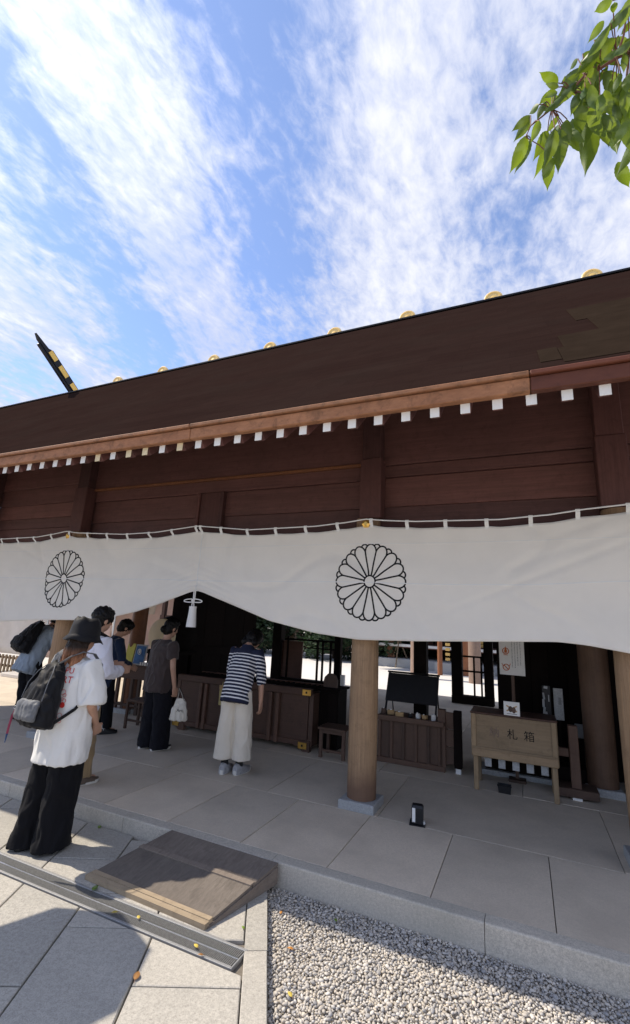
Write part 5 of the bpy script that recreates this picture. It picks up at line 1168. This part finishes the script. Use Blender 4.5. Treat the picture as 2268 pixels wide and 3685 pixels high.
    if shirt.get('collar'):
        obj('collar', MB().loft([ring(nb + hA * dz * k - hf * .010 * k, hA, r * k, r * k * 1.02, 24) for dz, r in ((-.015, .075), (.012, .069), (.016, .064), (-.012, .066))], True).mesh('collar', True, 60), M[shirt['collar']], P)
    # trousers
    lm = MB(); hr_ = legs['hips']
    lm.loft([ring(hip + Vector((0, hr_[2] if len(hr_) > 2 else 0, z * k)), (0, .25 * math.sin(bow), 1), rx * k, ry * k, 24) for z, rx, ry in ((-.13, hr_[0] * .93, hr_[1]), (-.05, hr_[0], hr_[1] * 1.04), (.02, hr_[0] * .97, hr_[1]), (.09, hr_[0] * .84, hr_[1] * .84))])
    for i, s in enumerate((-1, 1)):
        hp = hip + Vector((s * .085 * k, 0, 0)); ft = feet[i] + Vector((s * legs.get('out', 0), legs.get('fy', .01), legs['hem'])); rr = []
        for j in range(9):
            t = j / 8; c = hp.lerp(ft, t) + Vector((0, legs.get('knee', .012) * math.sin(math.pi * t), 0)); r0 = legs['r']; u = t * (len(r0) - 1); a = min(int(u), len(r0) - 2); r = r0[a] + (r0[a + 1] - r0[a]) * (u - a)
            rr.append(ring(c, (0, 0, 1), r * k, r * k * legs.get('oval', 1.1), 20))
        lm.loft(rr)
    obj('trousers', fuse(lm, 'trousers', .008, 4, legs.get('disp', .016), legs.get('ds', .13), dseed + 9), M[legs['mat']], P)
    # shoes
    for i, s in enumerate((-1, 1)):
        a = -s * .12; o = obj('shoe', shoe_mesh(*shoes.get('dim', (.255, .092, .08, .09))), M[shoes['mat']], P, feet[i] + Vector((0, -.01, .010)), (0, 0, a))
        obj('sole', sole_mesh(shoes.get('dim', (.255,))[0] + .015, .102, shoes.get('sh', .028)), M[shoes['sole']], o, (0, 0, -.010))
        if shoes.get('sock'): obj('sock', MB().tube([feet[i] + Vector((0, -.022, .05)), feet[i] + Vector((0, -.03, .12)), feet[i] + Vector((0, -.034, shoes.get('sockh', .2)))], [.046, .040, .048], 14).mesh('sock', True), M[shoes['sock']], P)
    return P, dict(hip=hip, A=A, T=T, sh=sh, ends=ends, hc=hc, nb=nb, k=k, hA=hA, hf=hf, fw=fw)
DN = (0, 0, -1)
TEE = [(-.20, .20, .150, -.01), (-.10, .205, .150, -.005), (.06, .200, .145, -.01), (.20, .195, .138, -.01), (.32, .190, .128, -.01), (.395, .172, .10, -.005), (.44, .105, .075, 0), (.462, .080, .066, 0)]
# ---- woman in bucket hat
P1, J = person('woman in black bucket hat and oversized white tee with black wide trousers', (-3.33, -.47, 0), R(-4), 1.635, .0, .12,
    [((-.22, .12, -1), (.35, .7, -.6)), ((.20, .05, -1), (-.42, .62, -.75))],
    dict(rows=[(t - (.05 if t < 0 else 0), rx * (1.07 if t < .1 else 1.0), ry * (1.12 if t < .1 else 1.05), yo) for t, rx, ry, yo in TEE], sleeve=(.082, .096, .104), len=.97, mat='teew', disp=.020, ds=.14, sw=1.1),
    dict(hips=(.152, .128), r=(.102, .102, .098, .098, .104), hem=.02, mat='pblack', disp=.018, out=.01, oval=1.28, fy=.0), dict(mat='shoeb', sole='shoeb'), 'long', 'dye', (.085, -.06, -.01), .03, 3)
hc = J['hc']; hat = MB()
HMx = Matrix((Vector((1, 0, 0)), J['hf'], J['hA'])).transposed()
def hring(z, rx, ry, wob=0): return [hc + HMx @ Vector((math.cos(2 * math.pi * j / 36) * rx * (1 + wob * noise.noise(Vector((j * .5, z * 20, 1)))), math.sin(2 * math.pi * j / 36) * ry * (1 + wob * noise.noise(Vector((j * .45, z * 20, 4)))) - .01, z + wob * .12 * math.sin(j * .9))) for j in range(36)]
hat.loft([hring(-.040, .146, .160, .05), hring(.000, .116, .130, .02), hring(.012, .110, .124, .02), hring(.07, .106, .118, .05), hring(.115, .100, .110, .07), hring(.142, .078, .09, .10), hring(.146, .02, .02, 0)], False)
ho = obj('bucket_hat', hat.mesh('bucket_hat', True, 60), M['packn'], P1); sd = ho.modifiers.new('t', 'SOLIDIFY'); sd.thickness = .004
# print on the back of the tee, laid onto the cloth
from mathutils.bvhtree import BVHTree
def stick(me, o, cloth_o, P, mat, off=.003):
    bv = BVHTree.FromPolygons([v.co for v in cloth_o.data.vertices], [p.vertices[:] for p in cloth_o.data.polygons])
    Mx = Matrix.Translation(o[0]) @ Matrix.Rotation(o[1], 4, 'Z') @ Matrix.Rotation(R(90), 4, 'X'); d = (Matrix.Rotation(o[1], 3, 'Z') @ Vector((0, 1, 0)))
    for v in me.vertices:
        p = Mx @ v.co; h = bv.ray_cast(p - d * .3, d)
        v.co = (h[0] + h[1] * (off + v.co.z * .5)) if h[0] is not None else p
    me.materials.append(M[mat]); return obj('back_print', me, None, P)
shirt1 = [c for c in P1.children if c.name.startswith('shirt')][0]
stick(text_mesh('PU', .060), ((.170, -.2, 1.245), .62), shirt1, P1, 'red'); stick(text_mesh('RT', .068), ((.172, -.2, 1.180), .62), shirt1, P1, 'red')
def disc(r0, r1, n=20):
    mb = MB(); vs = [(math.cos(2 * math.pi * j / n) * r, math.sin(2 * math.pi * j / n) * r, 0) for r in (r0, r1) for j in range(n)]; mb.add(vs, [(j, (j + 1) % n, n + (j + 1) % n, n + j) for j in range(n)]); return mb.mesh('p')
stick(disc(.001, .021), ((.165, -.2, 1.005), .55), shirt1, P1, 'red')
for x, z, r in ((.118, 1.095, .020), (.135, 1.075, .014), (.120, 1.045, .012), (.140, 1.035, .016), (.125, .93, .020), (.132, .895, .014)): stick(disc(r - .003, r), ((x + .035, -.2, z), .55), shirt1, P1, 'red')
def backpack(label, base, rotz, tilt, h, w, d, mat='packn', full=True):
    B = thing('backpack', label, 'backpack', base, rotz); B.rotation_euler = (tilt, 0, rotz)
    mb = MB(); rows = ((0, .80, .70), (.04, .97, .92), (.12, 1.0, 1.0), (.35, .97, .95), (.60, .86, .80), (.80, .66, .60), (.93, .42, .42), (1.0, .26, .30))
    mb.loft([ring((0, -d * .5 * r2, h * t), (0, 0, 1), w / 2 * r1, d / 2 * r2, 24, Vector((1, 0, 0)), .8) for t, r1, r2 in rows])
    obj('main_bag', fuse(mb, 'main_bag', .008, 4, .016, .09, 4), M[mat], B)
    mb = MB(); mb.loft([ring((0, -d * .92 * k2, h * t), (0, 0, 1), w * .36 * r1, d * .16, 18, Vector((1, 0, 0)), .8) for t, r1, k2 in ((.10, .9, .98), (.16, 1.0, 1.03), (.34, 1.0, 1.0), (.40, .85, .93))])
    obj('front_pocket', fuse(mb, 'front_pocket', .007, 3, .008, .06, 8), M['packg' if full else mat], B)
    obj('haul_loop', MB().tube([(-.022, -.05, h * .98), (-.028, -.055, h * 1.07), (0, -.058, h * 1.12), (.028, -.055, h * 1.07), (.022, -.05, h * .98)], (.0025), 8, flat=4.0), M['packg' if full else mat], B)
    return B
b1 = backpack('black nylon rucksack on the back of the woman in the bucket hat', (-3.345, -.610, .845), R(-4), R(-6), .47, .34, .20)
b1o = Vector((-3.345, -.610, .845))
for s in (-1, 1):
    obj('shoulder_strap', MB().tube([(s * .035, -.045, .445), (s * .075, .00, .505), (s * .115, .075, .552), (s * .13, .17, .545), (s * .135, .25, .47), (s * .13, .262, .36)], [(.026, .005)] * 6, 10, up=(0, .3, 1)), M['packg'], b1)
    obj('lower_strap', MB().tube([(s * .15, -.05, .04), (s * .20, .06, .14), (s * .205, .16, .26)], [(.012, .003)] * 3, 8, up=(s, 0, .3)), M['packn'], b1)
obj('seam_piping', MB().tube([(.125, -.17, .40 * .47), (.118, -.155, .30), (.09, -.12, .385), (.045, -.085, .44)], .0035, 6), M['packg'], b1)
obj('seam_piping', MB().tube([(-.125, -.17, .40 * .47), (-.118, -.155, .30), (-.09, -.12, .385), (-.045, -.085, .44)], .0035, 6), M['packg'], b1)
obj('lanyard', MB().tube([(-.12, -.19, .11), (-.125, -.20, .06), (-.127, -.20, .0), (-.128, -.198, -.06)], [(.009, .003)] * 4, 8), M['keyp'], b1); obj('lanyard_tail', MB().tube([(-.128, -.198, -.06), (-.13, -.195, -.12)], [.008, .003], 8), M['keyb'], b1); obj('ring', MB().tube([(-.12 + .01 * math.cos(q), -.20, .12 + .012 * math.sin(q)) for q in [2 * math.pi * j / 12 for j in range(12)]], .002, 5, closed=True), M['steel'], b1)

# ---- man in white sweatshirt
P2, J = person('man in white long-sleeved sweatshirt and khaki trousers with short black hair', (-4.02, .30, PH), R(-12), 1.655, .05, .10,
    [((-.2, .2, -1), (.3, 1, .1)), ((.22, .10, -1), (-.35, 1, .05))],
    dict(rows=[(t, rx * .98, ry * .98, yo) for t, rx, ry, yo in TEE], sleeve=(.080, .078, .078, .066, .046), len=1.95, mat='sweatw', disp=.014, collar='packn'),
    dict(hips=(.155, .125), r=(.095, .088, .078, .070, .064), hem=.06, mat='khaki', disp=.016), dict(mat='shoebr', sole='sole'), 'short', 'hairb', (.10, -.04, .04), 0, 11)
B = thing('sling_bag', 'black sling bag worn by the man in the white sweatshirt', 'bag', (-4.02, .30, PH)); B.rotation_euler = (0, 0, R(-12))
obj('strap', MB().tube([(-.14, .12, 1.02), (-.06, .155, 1.17), (.06, .12, 1.335), (.10, .0, 1.385), (.07, -.105, 1.33), (-.04, -.155, 1.15), (-.14, -.135, .99)], [(.022, .004)] * 7, 8), M['packn'], B)
mb = MB(); mb.loft([ring((-.08, -.19, z), (0, 0, 1), rx, ry, 18, Vector((1, 0, 0)), .7) for z, rx, ry in ((.92, .10, .04), (.95, .13, .055), (1.12, .12, .055), (1.20, .09, .04))]); obj('pouch', fuse(mb, 'pouch', .008, 3), M['packn'], B)

# ---- person in navy
P3, J = person('person in navy shirt and black trousers bowing with clasped hands by the bench', (-5.36, 1.80, PH), R(-26), 1.56, .16, .42,
    [((-.12, .25, -1), (.42, .75, -.35)), ((.12, .25, -1), (-.42, .75, -.35))],
    dict(rows=[(t, rx * .88, ry * .92, yo) for t, rx, ry, yo in TEE], sleeve=(.072, .066, .062, .055, .045), len=1.8, mat='navy', disp=.012),
    dict(hips=(.145, .118), r=(.090, .084, .074, .068, .064), hem=.08, mat='pblack', disp=.012), dict(mat='shoeb', sole='shoeb', sock='sockw', sockh=.13), 'short', 'hairb', (.085, -.03, .05), 0, 17)

# ---- woman in charcoal tee
P4, J4 = person('woman in charcoal brown tee and black wide trousers with a low hair bun', (-4.26, 1.62, PH), R(-14), 1.575, .05, .22,
    [((-.16, .12, -1), (.0, .35, -1)), ((.26, -.04, -1), (.03, .22, -1))],
    dict(rows=[(t + (.05 if t < -.15 else .02 if t < 0 else 0), rx * 1.02, ry * 1.05, yo) for t, rx, ry, yo in TEE], sleeve=(.078, .080, .078), len=.62, mat='brown', disp=.016, curl=.9, sw=1.05),
    dict(hips=(.172, .140), r=(.112, .112, .106, .104, .108), hem=.02, mat='pnavy', disp=.014, oval=1.1), dict(mat='shoeb', sole='sole', sh=.03), 'bun', 'hairb', (.10, -.02, .03), 0, 23)
wr = J4['ends'][1][1]; Pm = Matrix.Translation(P4.location) @ Matrix.Rotation(R(-14), 4, 'Z'); hw = Pm @ (wr + Vector((.0, .025, -.085)))
B = thing('tote_bag', 'white canvas tote with small black script hanging from the woman in charcoal', 'bag', (hw.x + .075, hw.y + .02, hw.z - .185)); B.rotation_euler = (0, 0, R(20))
mb = MB(); mb.loft([ring((0, 0, z), (0, 0, 1), rx, ry, 24, Vector((1, 0, 0)), .75) for z, rx, ry in ((-.115, .100, .035), (-.105, .108, .045), (.0, .100, .05), (.09, .075, .035), (.14, .045, .018))]); obj('bag_body', fuse(mb, 'bag_body', .007, 3, .014, .07, 2), M['tote'], B)
for y in (-.012, .012): obj('strap', MB().tube([(-.035, y, .13), (-.025, y * 1.2, .19), (-.03, y, .26), (.01, y * 1.2, .20), (.04, y, .13)], [(.008, .002)] * 5, 8), M['packn' if y > 0 else 'tote'], B)
me = text_mesh('Ant.', .05, .0008); me.materials.append(M['ink']); o = obj('script_print', me, None, B, (.028, -.056, .01)); o.rotation_euler = (R(95), 0, R(6))

# ---- bowing woman in stripes
P5, J5 = person('woman in navy and white striped top and cream culottes bowing before the chest', (-2.93, 1.40, PH), R(3), 1.62, .33, .66,
    [((-.18, .10, -1), (.02, .10, -1)), ((.20, .06, -1), (.02, .05, -1))],
    dict(rows=[(max(t, -.135), rx * .80, ry * .86, yo) for t, rx, ry, yo in TEE], sw=.92, sleeve=(.068, .060, .058, .054, .052), len=1.28, mat='stripe', disp=.012, along=True, curl=.5),
    dict(hips=(.132, .112), r=(.086, .091, .095, .099, .105), hem=.15, mat='cream', disp=.010, out=.026, oval=1.05, fy=-.03), dict(mat='shoeg', sole='sole', dim=(.265, .10, .09, .10), sh=.045, sock='sock', sockh=.34), 'bob', 'hairb', (.075, -.02, .03), 0, 31)

# ---- backpacker beyond the pillar
P6, J6 = person('person in grey shirt and black trousers bent forward under a black backpack', (-6.80, 1.72, PH), R(-8), 1.66, .40, .3,
    [((-.10, .45, -1), (.2, .9, -.2)), ((.12, .35, -1), (-.1, .8, -.3))],
    dict(rows=[(t, rx * .95, ry, yo) for t, rx, ry, yo in TEE], sleeve=(.078, .078, .076), len=.8, mat='greyc', disp=.014),
    dict(hips=(.155, .125), r=(.098, .092, .084, .078, .074), hem=.05, mat='pblack', disp=.014), dict(mat='shoeb', sole='sole'), 'short', 'hairb', (.10, -.03, .05), 0, 41)
q = Matrix.Translation(P6.location) @ Matrix.Rotation(R(-8), 4, 'Z') @ (J6['T'](.02) - J6['fw'] * .13)
b6 = backpack('big black backpack on the bent person beyond the end pillar', q, R(-8), -.40, .50, .36, .22, 'packn', False)
for s in (-1, 1): obj('shoulder_strap', MB().tube([(s * .07, -.02, .44), (s * .12, .08, .50), (s * .135, .20, .46), (s * .13, .24, .30)], [(.026, .005)] * 4, 8, up=(0, .3, 1)), M['packn'], b6)

# ---- parasol bearer waiting beside the path, seen by the shadow on the slabs
P7, J7 = person('person waiting on the path holding a parasol whose shadow falls on the slabs', (-4.08, -1.62, 0), R(0), 1.60, 0, 0,
    [((-.15, .1, -1), (.1, .3, -1)), ((.15, .25, -1), (-.05, .45, 1))],
    dict(rows=[(t, rx, ry, yo) for t, rx, ry, yo in TEE], sleeve=(.08, .08, .08), len=.8, mat='greyc', disp=.012, curl=1.1),
    dict(hips=(.155, .125), r=(.098, .092, .084, .078, .074), hem=.05, mat='khaki', disp=.012), dict(mat='shoeb', sole='sole'), 'bob', 'hairb', (.10, 0, 0), 0, 51)
hw = Matrix.Translation(P7.location) @ (J7['ends'][1][1] + J7['ends'][1][2] * .06)
U = thing('parasol', 'dark parasol held up beside the path', 'parasol', (hw.x, hw.y, hw.z - .10))
top = Vector((-3.86 - hw.x, -1.47 - hw.y, 2.12 - hw.z + .10))
obj('shaft', MB().tube([(0, 0, -.10), tuple(top)], .007, 8), M['blackm'], U)
rr = []
def pr(j, f):
    a0, a1 = 2 * math.pi * (j // 4) / 8, 2 * math.pi * (j // 4 + 1) / 8; u = (j % 4) / 4
    return (top.x + .52 * f * (math.cos(a0) * (1 - u) + math.cos(a1) * u), top.y + .52 * f * (math.sin(a0) * (1 - u) + math.sin(a1) * u), top.z - .17 * f ** 1.8)
for t in range(7): rr.append([pr(j, max(.01, t / 6)) for j in range(32)])
co = obj('canopy', MB().loft(rr, False).mesh('canopy', True), M['pnavy'], U)
for j in range(8):
    a = 2 * math.pi * j / 8; obj('rib', MB().tube([tuple(top + Vector((0, 0, -.03))), (top.x + math.cos(a) * .51, top.y + math.sin(a) * .51, top.z - .172)], .003, 5), M['blackm'], U)
